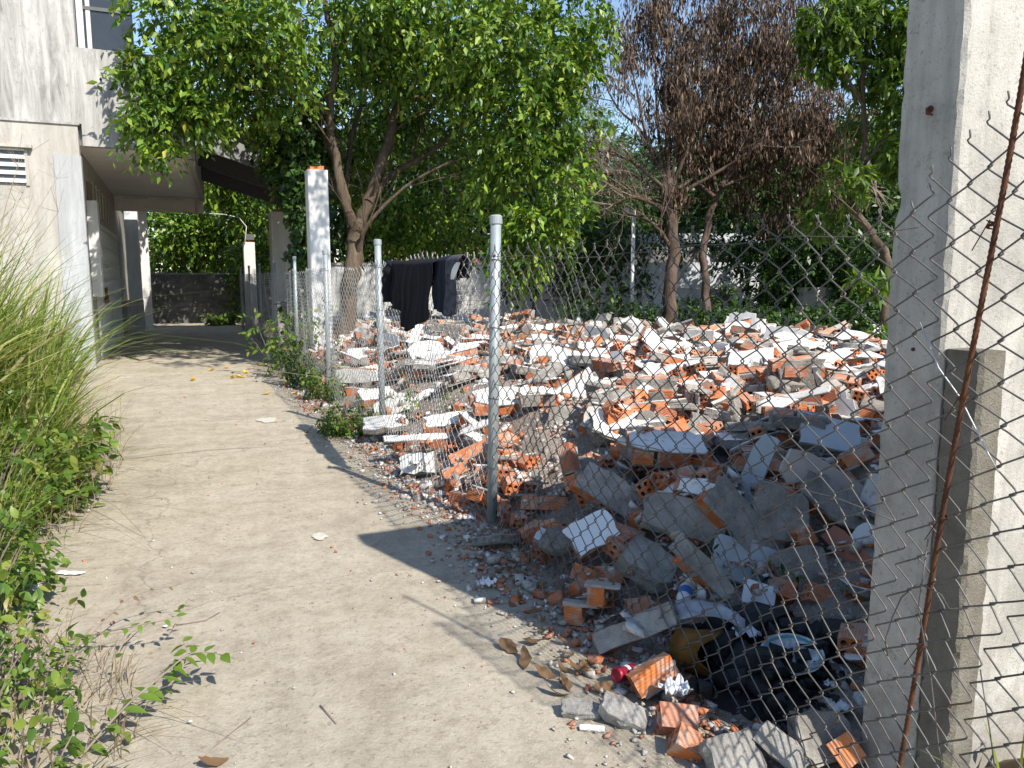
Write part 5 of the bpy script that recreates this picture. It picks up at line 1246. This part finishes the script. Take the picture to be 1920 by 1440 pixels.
# ================================================================== grass and weeds on the left
def blades(rs, B, az_, H, lean, W, seg=6):
    """curved tapering strips: base points, heading, height, lean, width"""
    n = len(B); t = np.linspace(0, 1, seg + 1)
    d = np.stack([np.cos(az_), np.sin(az_), 0 * az_], 1); s = np.stack([-np.sin(az_), np.cos(az_), 0 * az_], 1)
    tw = rs.normal(size=n) * 0.6; s = unit(s * np.cos(tw)[:, None] + d * np.sin(tw)[:, None])
    V = np.zeros((n, seg + 1, 2, 3))
    for i, u in enumerate(t):
        arc = lean * u ** 1.8
        c = B + d * (H * arc)[:, None] + np.array([0, 0, 1.0]) * (H * (u - 0.55 * lean * u ** 2.6))[:, None]
        w = (W * (1 - u ** 1.6) * 0.5 + 0.0004)[:, None]
        V[:, i, 0] = c - s * w; V[:, i, 1] = c + s * w
    i0 = (np.arange(n) * (seg + 1) * 2)[:, None]; k = np.arange(seg)[None] * 2
    T = np.stack([i0 + k, i0 + k + 1, i0 + k + 3, i0 + k + 2], -1).reshape(-1, 4)
    return V.reshape(-1, 3), T
rs = np.random.RandomState(71)
def clump(name, label, n, cx, cy, rx, ry, h, lean, w, m, cat='grass', seed=0, kind=None, group=None):
    rs = np.random.RandomState(seed); a = rs.rand(n) * 2 * math.pi; r = np.sqrt(rs.rand(n))
    B = np.stack([cx + rx * r * np.cos(a), cy + ry * r * np.sin(a), np.zeros(n)], 1)
    hd = a + rs.normal(size=n) * 0.9
    V, T = blades(rs, B - np.array([cx, cy, 0]), hd, h * (0.45 + 0.65 * rs.rand(n)), np.abs(rs.normal(size=n)) * lean + 0.12, w * (0.6 + 0.7 * rs.rand(n)))
    o = mobj(name, np_mesh(name, V, T, m, True, 4)); o.location = (cx, cy, 0); return tag(o, label, cat, group, kind)
G = 'tall grass clumps beside the lane'
for k, (cx, cy, rx, ry, h, n) in enumerate([(-1.85, 6.3, 0.5, 0.6, 2.25, 1700), (-1.45, 7.4, 0.42, 0.7, 1.8, 1300), (-1.85, 9.2, 0.40, 0.8, 1.7, 500), (-2.6, 8.2, 0.6, 0.8, 2.5, 900), (-1.85, 12.0, 0.3, 1.0, 1.2, 260), (-2.0, 5.4, 0.5, 0.5, 2.0, 1300), (-1.22, 6.5, 0.34, 0.8, 1.3, 1000), (-2.5, 6.6, 0.5, 0.6, 2.5, 900)]):
    clump('tall_grass', 'clump of tall yellow-green grass arching over the left lane edge', n, cx, cy, rx, ry, h * 1.05, 0.36, 0.028, M_GRASS, 'grass', 80 + k, None, G)
clump('dry_stalks', 'thin dry stalks sprawling on the lane at the grass foot', 300, -0.95, 7.0, 0.42, 2.2, 0.8, 1.0, 0.006, M_STRAW, 'grass', 95, 'stuff')
# seed stalks rising in front of the building
b = MB(); rr = random.Random(15)
for k in range(26):
    p = Vector((rr.uniform(-2.2, -1.3), rr.uniform(6.6, 9.5), 0.3)); h = rr.uniform(1.6, 2.6); dx, dy = rr.uniform(-0.2, 0.6), rr.uniform(-0.3, 0.5)
    q = [p + Vector((dx * t * t, dy * t * t, h * t * (1 - 0.12 * t))) for t in np.linspace(0, 1, 7)]; b.tube(q, [0.003 * (1 - 0.6 * t) + 0.0007 for t in np.linspace(0, 1, 7)], 3)
    for j in range(7): b.tube([q[-1], q[-1] + Vector((rr.gauss(0, 0.07), rr.gauss(0, 0.07), rr.uniform(0.02, 0.22)))], 0.0011, 3, 0, False)
tag(b.build('grass_seed_stalks', M_STRAW), 'thin seed stalks standing above the tall grass', 'grass', kind='stuff')
def weed(name, label, cx, cy, rx, ry, h, n, leaf, seed, m=M_WEED, nl=6, cat='weed', tw=0.22, group=None, fine=True):
    """leafy plant: stems from the ground with leaves along them"""
    rs = np.random.RandomState(seed); o = empty(name, (cx, cy, 0)); st = MB(); Cs = []; Os = []
    for k in range(n):
        a = rs.rand() * 2 * math.pi; r = math.sqrt(rs.rand()); p = Vector((rx * r * math.cos(a) * 0.7, ry * r * math.sin(a) * 0.7, 0.0)); hh = h * (0.4 + 0.7 * rs.rand())
        out = Vector((math.cos(a), math.sin(a), 0)) * (0.25 + 0.3 * rs.rand()) * hh
        q = [p + out * t * t + Vector((0, 0, hh * t)) for t in np.linspace(0, 1, 5)]; st.tube(q, [0.004 * (1 - 0.7 * t) + 0.0006 for t in np.linspace(0, 1, 5)], 4, 0, False)
        for t in np.linspace(0.25, 1, 5):
            c = p + out * t * t + Vector((0, 0, hh * t)); Cs.append(tuple(c)); Os.append(tuple(Vector((math.cos(a) + rs.normal() * 0.8, math.sin(a) + rs.normal() * 0.8, 0.35))))
    st.build('stem', M_TWIG, o); P, D, N, L, W = sprig_leaves(rs, np.array(Cs), unit(np.array(Os)), nl, leaf[0], leaf[1], tw, 0.35)
    V, T = leaf_fine(P, D, N, L, W); V[:, 2] = np.maximum(V[:, 2], 0.012)
    mobj('foliage', np_mesh('foliage', V, T, m), o); return tag(o, label, cat, group)
weed('leafy_weed', 'broad bank of green leafy weeds at the left edge, below the tall grass', -1.30, 5.2, 0.5, 0.6, 0.8, 75, (0.068, 0.036), 111)
weed('leafy_weed', 'dense leafy weeds at the left frame edge by the litter', -1.08, 4.05, 0.42, 0.5, 0.55, 60, (0.058, 0.032), 112)
weed('leafy_weed', 'dark leafy weeds close to the camera at the left edge', -0.85, 3.1, 0.36, 0.42, 0.34, 42, (0.048, 0.025), 113)
weed('leafy_weed', 'bright weed tuft at the bottom left corner', -0.60, 2.45, 0.28, 0.28, 0.24, 16, (0.055, 0.028), 114)
weed('leafy_weed', 'small-leaved weeds at the foot of the left grass', -1.05, 6.3, 0.35, 0.9, 0.55, 80, (0.09, 0.045), 115)
clump('dry_grass_mat', 'matted dry grass under the weeds at bottom left', 520, -0.72, 2.9, 0.5, 0.9, 0.28, 1.1, 0.006, M_STRAW, 'grass', 96, 'stuff')
clump('tall_grass', 'loose grass blades rising through the left weeds', 420, -1.35, 4.9, 0.5, 0.9, 1.15, 0.6, 0.010, M_GRASS, 'grass', 91)
clump('dry_grass_mat', 'dry grass fringe along the left lane edge', 450, -1.35, 5.0, 0.4, 1.3, 0.4, 1.0, 0.006, M_STRAW, 'grass', 97, 'stuff')
# two sprawling stems that reach onto the lane
def sprawl(name, label, pts, rad, leaf, seed, nleaf, m=M_WEED):
    rs = np.random.RandomState(seed); s = spline(pts, 8); o = empty(name, s[0]); off = s[0]
    st = MB(); st.tube([p - off for p in s], [rad * (1 - 0.75 * i / len(s)) for i in range(len(s))], 6, 0, False); st.build('stem', M_TWIG, o, True)
    for k in range(nleaf):
        t = (k + 0.6) / nleaf; i = min(len(s) - 2, int(t * (len(s) - 1))); p = s[i]; tg = (s[i+1] - s[i]).normalized(); sd = tg.cross(Vector((0, 0, 1))).normalized() * (1 if k % 2 else -1)
        D = np.array([tuple(tg * 0.5 + sd * (0.8 + 0.3 * rs.rand()) + Vector((0, 0, rs.uniform(-0.75, 0.35))))]); N = np.array([[rs.normal() * 0.3, rs.normal() * 0.3, 1.0]])
        V, T = leaf_fine(np.array([tuple(p - off)]), D, N, np.array([leaf[0] * rs.uniform(0.75, 1.25)]), np.array([leaf[1] * rs.uniform(0.8, 1.2)]))
        # finer outline: subdivide once by rounding the sides
        mobj('leaf', np_mesh('leaf', V, T, m), o)
    return tag(o, label, 'weed')
sprawl('trailing_stem', 'trailing green stem with paired leaves reaching over the lane, lower left', [az(150, 1420, 0.02), az(230, 1330, 0.12), az(300, 1270, 0.16), az(360, 1225, 0.18), az(425, 1228, 0.16)], 0.005, (0.072, 0.036), 5, 22)
sprawl('trailing_stem', 'trailing stem tip rising from the leaves in the lane', [az(290, 1310, 0.05), az(335, 1265, 0.12), az(350, 1225, 0.17), az(342, 1200, 0.20)], 0.004, (0.062, 0.030), 6, 12)
sprawl('wilted_stem', 'wilted thin stem with small curled leaves above the trailing stem', [az(130, 1200, 0.06), az(200, 1185, 0.12), az(270, 1170, 0.16), az(330, 1155, 0.18), az(355, 1120, 0.2)], 0.004, (0.042, 0.020), 7, 20)
sprawl('wilted_stem', 'bare wilted twig reaching highest over the lane at left', [az(150, 1210, 0.05), az(200, 1160, 0.12), az(250, 1118, 0.18), az(340, 1095, 0.2)], 0.004, (0.035, 0.016), 8, 8, M_DRYLEAF)
# weeds at the fence foot
weed('fence_weed', 'small-leaved green weed patch at the lane edge by the second fence post', 1.62, 7.9, 0.34, 0.5, 0.26, 60, (0.045, 0.022), 121, M_WEED, 8, tw=0.14)
weed('fence_weed', 'weed growing up the third fence post', 1.80, 10.3, 0.25, 0.5, 0.45, 30, (0.06, 0.03), 122, M_WEED, 7)
weed('fence_weed', 'tall leafy shrub leaning out from under the vine', 1.55, 13.2, 0.35, 0.6, 1.25, 22, (0.10, 0.045), 123, M_WEED, 7)
weed('fence_weed', 'shrub in shade at the fence before the white pillar', 1.72, 11.9, 0.22, 0.7, 0.6, 30, (0.08, 0.04), 124, M_LEAF_D, 6)
weed('fence_weed', 'low weeds growing among the plaster slabs behind the fence', 2.35, 7.6, 0.5, 0.6, 0.55, 20, (0.05, 0.024), 125, M_WEED, 6)
weed('fence_weed', 'green tuft at the block wall on the lane', 1.35, 29.2, 0.5, 0.3, 0.4, 24, (0.14, 0.07), 126, M_WEED, 6)
weed('shaded_weed', 'dark fern-like weed growing in the shaded rubble hollow', az(1385, 1080, 0.15).x, az(1385, 1080, 0.15).y, 0.18, 0.14, 0.30, 16, (0.05, 0.016), 127, M_LEAF_D, 8, tw=0.16)
clump('dry_stalks', 'dry straw tangle in the debris at the fence foot', 650, 1.78, 3.7, 0.16, 0.9, 0.16, 1.2, 0.0035, M_STRAW, 'grass', 98, 'stuff')
# thin green blade by the wall foot
clump('grass_tuft', 'few green grass blades at the lower right corner', 7, 1.98, 1.16, 0.05, 0.06, 0.95, 0.35, 0.016, M_WEED, 'grass', 99)

# ---- fallen leaves
def fallen(px, py, m, label, L=0.075, W=0.05, seed=0, group=None, z=0.016, name='fallen_leaf', curl=0.3):
    rs = np.random.RandomState(seed); p = az(px, py, z); a = rs.rand() * 6.28; n = 7; V = []; T = []
    for i in range(n):
        t = i / (n - 1); w = W * math.sin(math.pi * (0.06 + 0.9 * t)) * 0.5; zz = curl * L * (4 * (t - 0.5) ** 2) * (0.5 + rs.rand() * 0.6) + 0.004
        for s_, up in ((-1, 0.35), (0, 0.0), (1, 0.35)): V.append(((t - 0.5) * L, s_ * w * (1 + 0.15 * rs.normal()), zz + up * w * curl * 2.2))
    for i in range(n - 1):
        for j in range(2): a0 = i * 3 + j; T.append((a0, a0 + 1, a0 + 4, a0 + 3))
    o = mobj(name, np_mesh(name, V, T, m, True, 4)); o.location = p; o.rotation_euler = (rs.normal() * 0.2, rs.normal() * 0.2, a); return tag(o, label, 'leaf', group)
for k, (x, y) in enumerate([(437, 709), (446, 707), (455, 708), (500, 739), (397, 695), (461, 699), (485, 684), (490, 686), (545, 714), (555, 739), (534, 720), (362, 714), (425, 690)]):
    fallen(x, y, M_YLEAF, 'yellow fallen leaf lying on the lane before the shade', 0.13, 0.085, 500 + k, 'yellow leaves fallen on the lane')
rr = random.Random(9)
big = [(955, 1215, 0.11, 0.055), (985, 1238, 0.13, 0.045), (1020, 1262, 0.10, 0.045), (1060, 1285, 0.12, 0.06), (1095, 1255, 0.10, 0.05), (1040, 1300, 0.11, 0.05), (1130, 1290, 0.10, 0.05), (1000, 1205, 0.10, 0.05), (1155, 1310, 0.09, 0.05), (900, 1050, 0.10, 0.05), (935, 1075, 0.08, 0.04), (395, 1432, 0.10, 0.05)]
for k, (x, y, l, w) in enumerate(big):
    fallen(x, y, M_DRYLEAF, 'large curled brown leaf where the mesh meets the lane' if k == 0 else 'brown dry leaf next to the large curled one' if k == 1 else 'curled brown dry leaf in the debris along the lane edge', l, w, 530 + k, None if k < 2 else 'dry leaves along the lane edge', 0.022, 'dry_leaf', 0.2)
for k in range(34):
    y_ = rr.uniform(1000, 1330); x_ = 905 + (y_ - 1000) * 0.62 + rr.gauss(0, 26); fallen(x_, y_, M_DRYLEAF, 'curled brown dry leaf in the debris along the lane edge', rr.uniform(0.05, 0.10), rr.uniform(0.02, 0.04), 600 + k, 'dry leaves along the lane edge', 0.03, 'dry_leaf', 0.3)
# stray twigs on the lane
def twig(pts, label, r=0.0022): return tag(MB().tube([az(x, y, 0.018) for x, y in pts], r, 4).build('twig', M_TWIG, None, True), label, 'twig')
twig([(600, 1322), (615, 1338), (632, 1356)], 'short dark twig lying near the lane centre')
twig([(470, 1345), (400, 1400), (360, 1440)], 'long thin twig at the bottom of the lane')
twig([(330, 1172), (385, 1163), (412, 1148)], 'thin reddish twig beside the wilted stems')
twig([(235, 668), (262, 676), (283, 672)], 'bent stick lying at the folding gate foot', 0.02)

# ---- pale scraps
def scrap(px, py, w, h, m, label, name, seed, z=0.02, amp=0.35):
    rs = np.random.RandomState(seed); n = 8; V = []; T = []
    for i in range(n):
        for j in range(n):
            u, v = i / (n - 1) - 0.5, j / (n - 1) - 0.5; k = 1 - 0.25 * rs.rand() * (abs(u) > 0.4 or abs(v) > 0.4)
            V.append((u * w * k, v * h * k, amp * h * abs(math.sin(u * 7 + seed) * math.cos(v * 6 + seed * 2)) + rs.rand() * amp * h * 0.35))
    for i in range(n - 1):
        for j in range(n - 1): a0 = i * n + j; T.append((a0, a0 + n, a0 + n + 1, a0 + 1))
    o = mobj(name, np_mesh(name, V, T, m, False, 4)); o.location = az(px, py, z); o.rotation_euler = (0, 0, -YAW + rs.normal() * 0.3); return tag(o, label, 'litter')
M_PAPER = plain('white_paper', (0.74, 0.73, 0.71), 0.8); M_FILM = plain('pale_plastic_film', (0.55, 0.58, 0.62), 0.3, spec=0.5)
scrap(132, 1075, 0.16, 0.06, M_PAPER, 'flat white paper scrap on the lane left of the weeds', 'paper_scrap', 1, 0.018, 0.15)
scrap(915, 1098, 0.085, 0.07, M_PAPER, 'crumpled white paper at the edge of the debris', 'paper_scrap', 2, 0.02, 0.5)
scrap(30, 1110, 0.22, 0.10, M_FILM, 'translucent plastic wrapper under the left weeds', 'plastic_wrapper', 3, 0.05, 0.4)
scrap(880, 972, 0.10, 0.09, M_TILE, 'white plastic shard at the foot of the nearest fence post', 'plastic_shard', 4, 0.02, 0.3)
scrap(1265, 1300, 0.12, 0.09, M_FILM, 'clear crumpled plastic below the brown tub', 'plastic_wrapper', 5, 0.08, 0.5)
blob(az(600, 1010).x, az(600, 1010).y, 0.05, 0.075, 0.0205, M_LIME, 'lime_spill', 3).update_tag()
tag(bpy.data.objects['lime_spill'], 'small white lime splash near the lane centre', 'stain')
o = blob(az(500, 790).x, az(500, 790).y, 0.12, 0.18, 0.0205, M_LIME, 'lime_spill', 5); tag(o, 'wide pale lime splash further up the lane', 'stain')

# ================================================================== clothes on the fence
def garment(name, label, topl, botl, m, seed, back=0.25, folds=5, amp=0.03, nu=36, nv=22, lift=0.0):
    """cloth hung over the mesh: top edge along the fence, free lower hem; each list holds (px, py) left to right"""
    rs = np.random.RandomState(seed); tx = [p[0] for p in topl]; ty = [p[1] for p in topl]; bx = [p[0] for p in botl]; by = [p[1] for p in botl]
    tu = np.linspace(0, 1, len(topl)); bu = np.linspace(0, 1, len(botl)); V = []; ph = rs.rand(4) * 6
    rows = [('b', 1.0), ('b', 0.5), ('b', 0.08), ('t', 0)] + [('f', (k + 1) / nv) for k in range(nv)]
    for kind, v in rows:
        for i in range(nu + 1):
            u = i / nu; top = ax(np.interp(u, tu, tx), np.interp(u, tu, ty), FX - 0.06); bot = ax(np.interp(u, bu, bx), np.interp(u, bu, by), FX - 0.06)
            f = amp * (math.sin(u * folds * 6.28 + ph[0]) + 0.5 * math.sin(u * folds * 2.3 * 6.28 + ph[1]))
            if kind == 'f':
                p = top.lerp(bot, v); p.x -= 0.035 + lift + (0.3 + 0.7 * v) * (f + amp) * 0.7 + 0.006 * math.sin(v * 9 + ph[2] + u * 5); p.y += 0.006 * math.sin(v * 7 + ph[3])
            elif kind == 't': p = top.copy(); p.z += 0.012
            else: p = top.lerp(bot, v * back); p.x += 0.05 + 0.4 * f
            V.append(tuple(p))
    n = nu + 1; T = [(k*n+i, k*n+i+1, (k+1)*n+i+1, (k+1)*n+i) for k in range(len(rows) - 1) for i in range(nu)]
    o = empty(name, (FX, 6.3, 0)); me = np_mesh('cloth', np.array(V) - np.array([FX, 6.3, 0]), T, m, True, 4); c = mobj('cloth', me, o)
    md = c.modifiers.new('thickness', 'SOLIDIFY'); md.thickness = 0.004
    return tag(o, label, 'clothing'), c
jk, _ = garment('black_jacket', 'black long-sleeved top hung over the fence, leftmost garment', [(733, 490), (752, 492), (775, 492), (800, 490)], [(738, 548), (745, 578), (770, 586), (795, 582)], M_BLACKC, 1, 0.5, 5, 0.014)
def sleeve(o, p, r, m):
    q = spline([ax(x, y, FX - d_) for x, y, d_ in p], 5); MB().tube([v - o.location for v in q], [r * (1 + 0.12 * math.sin(i * 1.7)) * (1.05 - 0.25 * i / len(q)) for i in range(len(q))], 10).build('sleeve', m, o, True)
sleeve(jk, [(738, 494, 0.08), (731, 510, 0.11), (727, 535, 0.12), (728, 566, 0.12)], 0.062, M_BLACKC)
dr, _ = garment('black_robe', 'longest black garment hanging to a point in the middle of the clothes', [(765, 491), (785, 490), (805, 489), (830, 488)], [(764, 575), (772, 612), (782, 621), (805, 606), (824, 598)], M_BLACKC, 2, 0.3, 4, 0.016, 36, 22, 0.03)
tr_, _ = garment('navy_trousers', 'navy trousers hung right of the long black garment', [(820, 489), (832, 485), (848, 482)], [(822, 578), (834, 582), (848, 592)], M_NAVYC, 3, 0.4, 3, 0.016)
ts, _ = garment('stained_cloth', 'stained grey and white cloth, rightmost garment on the fence', [(846, 483), (856, 482), (868, 481)], [(846, 592), (855, 594), (866, 588)], M_GREYC, 4, 0.35, 2, 0.016, 16)
q = spline([ax(x, y, FX - 0.15) for x, y in ((861, 492), (855, 500), (851, 512), (850, 524))], 4)
wv = MB(); V = []
for i, p in enumerate(q):
    w = 0.062 * math.sin(math.pi * (0.12 + 0.82 * i / (len(q) - 1))); V += [p + Vector((0, w, 0)) - ts.location, p + Vector((-0.02, 0, 0)) - ts.location, p + Vector((0, -w, 0)) - ts.location]
wv.add(V, [(k*3+j, k*3+j+1, k*3+j+4, k*3+j+3) for k in range(len(q) - 1) for j in range(2)]).build('white_lining', M_WHITEC, ts, True)

# ================================================================== rubbish in the shaded hollow
def lathe(prof, n=24):
    b = MB(); V = []; F = []
    for r_, z in prof:
        for j in range(n): th = 2*math.pi*j/n; V.append((r_*math.cos(th), r_*math.sin(th), z))
    for k in range(len(prof) - 1):
        for j in range(n): j2 = (j+1) % n; F.append((k*n+j, k*n+j2, (k+1)*n+j2, (k+1)*n+j))
    return b.add(V, F)
M_BLUE = plain('blue_label', (0.03, 0.16, 0.48), 0.45); M_MILK = plain('milky_plastic', (0.68, 0.70, 0.72), 0.4)
M_TUB = plain('brown_tub', (0.13, 0.062, 0.015), 0.8, spec=0.15, var=0.6, scale=9); M_TUBIN = plain('sooty_inside', (0.010, 0.009, 0.009), 0.7); M_REDP = plain('red_tin', (0.30, 0.015, 0.035), 0.35, 0.2)
# bottle
M = frame(az(1283, 1118, 0.20), cv(-0.35, -0.05, 0.93), cv(1, 0, 0)); bo = empty('plastic_bottle'); bo.matrix_world = M
lathe([(0.0, -0.09), (0.030, -0.09), (0.032, -0.08), (0.032, 0.02), (0.026, 0.045), (0.017, 0.058)]).build('body', M_MILK, bo, True)
lathe([(0.0328, -0.05), (0.0330, -0.045), (0.0330, 0.012), (0.0328, 0.016)]).build('label_band', M_BLUE, bo, True)
lathe([(0.022, 0.050), (0.0225, 0.052), (0.0225, 0.072), (0.020, 0.076), (0.0, 0.077)]).build('cap', M_MILK, bo, True); tag(bo, 'small white bottle with blue label, cap towards the camera', 'bottle')
# burnt tub lying on its side
def melt(b):
    out = []
    for x, y, z in b.v:
        th = math.atan2(y, x); k = 1 + 0.10 * math.sin(2 * th + 0.6) + (0.05 * math.sin(5 * th + z * 30) + 0.03 * math.sin(9 * th)) * max(0, z + 0.1) / 0.2; out.append((x * k * 0.86, y * k, z + (0.035 * math.sin(3 * th + 1) * max(0, z) / 0.1)))
    b.v = out
M = frame(az(1310, 1222, 0.11), cv(0.72, 0.15, 0.66), cv(0, 1, 0)) @ Matrix.Scale(0.84, 4); tb_ = empty('plastic_tub'); tb_.matrix_world = M
b = lathe([(0.105, -0.10), (0.115, -0.09), (0.122, 0.0), (0.130, 0.09), (0.136, 0.10), (0.130, 0.102), (0.118, 0.0), (0.108, -0.085), (0.0, -0.085)], 28); melt(b); b.build('shell', M_TUB, tb_, True)
b = lathe([(0.0, -0.075), (0.105, -0.075), (0.114, 0.0), (0.121, 0.09)], 28); melt(b); b.build('sooty_lining', M_TUBIN, tb_, True); tag(tb_, 'burnt brown plastic tub lying on its side under the bottle', 'tub')
# helmet-like grey shell above it
M = frame(az(1345, 1165, 0.17), cv(0.25, 0.9, 0.2), cv(1, -0.25, 0)); so = empty('tin_sheet'); so.matrix_world = M
b = MB(); V = []; n = 14
for i in range(n + 1):
    t = i / n
    for j in range(5): V.append(((t - 0.5) * 0.36, (j / 4 - 0.5) * 0.12, 0.055 * math.sin(math.pi * t) + 0.012 * math.sin(j * 2 + t * 5)))
b.add(V, [(i*5+j, (i+1)*5+j, (i+1)*5+j+1, i*5+j+1) for i in range(n) for j in range(4)]); c = b.build('sheet', plain('grey_tin', (0.34, 0.35, 0.37), 0.5, 0.2, var=0.4, scale=14), so, True); md = c.modifiers.new('t', 'SOLIDIFY'); md.thickness = 0.006
tag(so, 'bent grey tin sheet arched over the burnt tub', 'metal sheet')
# plate
M = frame(az(1485, 1232, 0.125), cv(-0.10, 0.97, 0.20), cv(1, 0, 0)); po_ = empty('enamel_plate'); po_.matrix_world = M
lathe([(0.0, 0.0), (0.07, 0.001), (0.085, 0.006), (0.118, 0.020), (0.121, 0.021), (0.119, 0.016), (0.085, 0.000), (0.0, -0.004)], 32).build('dish', plain('sooty_enamel', (0.40, 0.42, 0.44), 0.35, var=0.75, scale=22), po_, True)
lathe([(0.100, 0.0145), (0.110, 0.0182), (0.1105, 0.0187)], 32).build('rim_band', plain('teal_glaze', (0.05, 0.27, 0.30), 0.3), po_, True); tag(po_, 'white plate with teal rim lying in the black ash', 'plate')
# can
M = frame(az(1172, 1262, 0.06), cv(-0.75, 0.15, 0.6), cv(0, 1, 0)); cn = empty('drink_can'); cn.matrix_world = M
lathe([(0.0, -0.055), (0.022, -0.055), (0.030, -0.048), (0.029, -0.02), (0.026, 0.005), (0.030, 0.030), (0.0295, 0.048), (0.024, 0.056), (0.022, 0.054), (0.0, 0.052)]).build('body', M_REDP, cn, True)
lathe([(0.0302, -0.012), (0.0285, -0.006), (0.027, 0.0)]).build('white_band', M_PAPER, cn, True); tag(cn, 'dented red drink can beside the squat brick', 'can')
# ash bed
q = az(1470, 1270, 0.05); b = MB(); V = []; n = 26
for i in range(n):
    for j in range(n):
        u, v = (i/(n-1) - 0.5) * 2, (j/(n-1) - 0.5) * 2; r_ = math.hypot(u, v); z_ = max(0.0, 1 - r_ * r_) * 0.035 + 0.012 * sn(u * 9, v * 9) * max(0, 1 - r_) + 0.02
        V.append((u * 0.36, v * 0.30, z_ if r_ < 1 else -0.04))
o = b.add(V, [(i*n+j, (i+1)*n+j, (i+1)*n+j+1, i*n+j+1) for i in range(n-1) for j in range(n-1)]).build('ash_bed', M_ASH, None, True); o.location = (q.x, q.y, 0.02); tag(o, 'bed of wet black ash in the hollow by the wall end', 'ash', kind='stuff')
rs = np.random.RandomState(88); n = 420; P = np.stack([q.x + rs.normal(size=n) * 0.17, q.y + rs.normal(size=n) * 0.14, 0.06 + rs.rand(n) * 0.05], 1); V_, T_ = chips(P, rs.gamma(2, 0.012, n) + 0.008, rs); V2_, T2_ = chips(P[:70] + np.array([0.05, 0.1, 0.03]), rs.gamma(2, 0.03, 70) + 0.03, rs)
o = mobj('charred_scraps', np_mesh('charred_scraps', np.concatenate([V_, V2_]), np.concatenate([T_, T2_ + len(V_)]), M_ASH, False, 4)); tag(o, 'charred scraps lying on the black ash', 'ash', kind='stuff')
# a burnt lump and foil
for k, (x, y, z_, s_) in enumerate([(1490, 1175, 0.16, 0.10), (1580, 1190, 0.16, 0.12)]):
    M = frame(az(x, y, z_), cv(0.1, 0.8, 0.5), cv(1, 0.1, 0)) @ Matrix.Scale(s_, 4); o = mobj('charred_lump', LUMP[k].mesh('charred_lump', M_ASH), None, M); tag(o, 'charred black lump behind the plate' if k == 0 else 'charred black lump against the wall end', 'ash')
M_FOIL = plain('crumpled_foil', (0.55, 0.56, 0.58), 0.25, 0.8, bstr=0.8)
for k, (x, y, z_, w, lab) in enumerate([(1400, 1195, 0.14, 0.13, 'crumpled silver foil left of the plate'), (1555, 1285, 0.08, 0.05, 'bright foil scrap right of the plate'), (1578, 1335, 0.08, 0.08, 'torn white and black scrap on the ash')]):
    o = scrap(x, y, w, w * 0.8, M_FOIL if k < 2 else M_PAPER, lab, 'foil_scrap' if k < 2 else 'paper_scrap', 20 + k, z_, 0.45)

# ---- soil and litter heaped against the wall end, lower right corner
b = MB(); V = []; n = 22
for i in range(n):
    for j in range(n):
        u, v = (i/(n-1) - 0.5) * 2, (j/(n-1) - 0.5) * 2; r_ = math.hypot(u, v); V.append((2.32 + u * 0.42, 1.22 + v * 0.36, (0.30 * max(0.0, 1 - r_) ** 1.2 + 0.02 * float(sn(u * 6, v * 6)) * max(0, 1 - r_)) if r_ < 1 else -0.03))
tag(b.add(V, [(i*n+j, (i+1)*n+j, (i+1)*n+j+1, i*n+j+1) for i in range(n-1) for j in range(n-1)]).build('soil_heap', M_SOIL, None, True), kind='structure')
rr = random.Random(44)
for k in range(9):
    x_, y_ = 2.28 + rr.gauss(0, 0.12), 1.20 + rr.gauss(0, 0.10); o = fallen(900, 1200, M_DRYLEAF, 'brown dry leaf on the soil at the lower right corner', rr.uniform(0.04, 0.08), rr.uniform(0.02, 0.035), 700 + k, 'dry leaves on the soil at the lower right corner', 0.02, 'dry_leaf', 0.3)
    r_ = math.hypot((x_ - 2.32) / 0.42, (y_ - 1.22) / 0.36); o.location = (x_, y_, 0.30 * max(0.0, 1 - r_) ** 1.2 + 0.012)
sprawl('creeping_vine', 'small green creeper on the soil at the lower right corner', [Vector((2.10, 1.28, 0.16)), Vector((2.18, 1.24, 0.27)), Vector((2.26, 1.25, 0.34)), Vector((2.36, 1.27, 0.36))], 0.003, (0.035, 0.026), 12, 9)
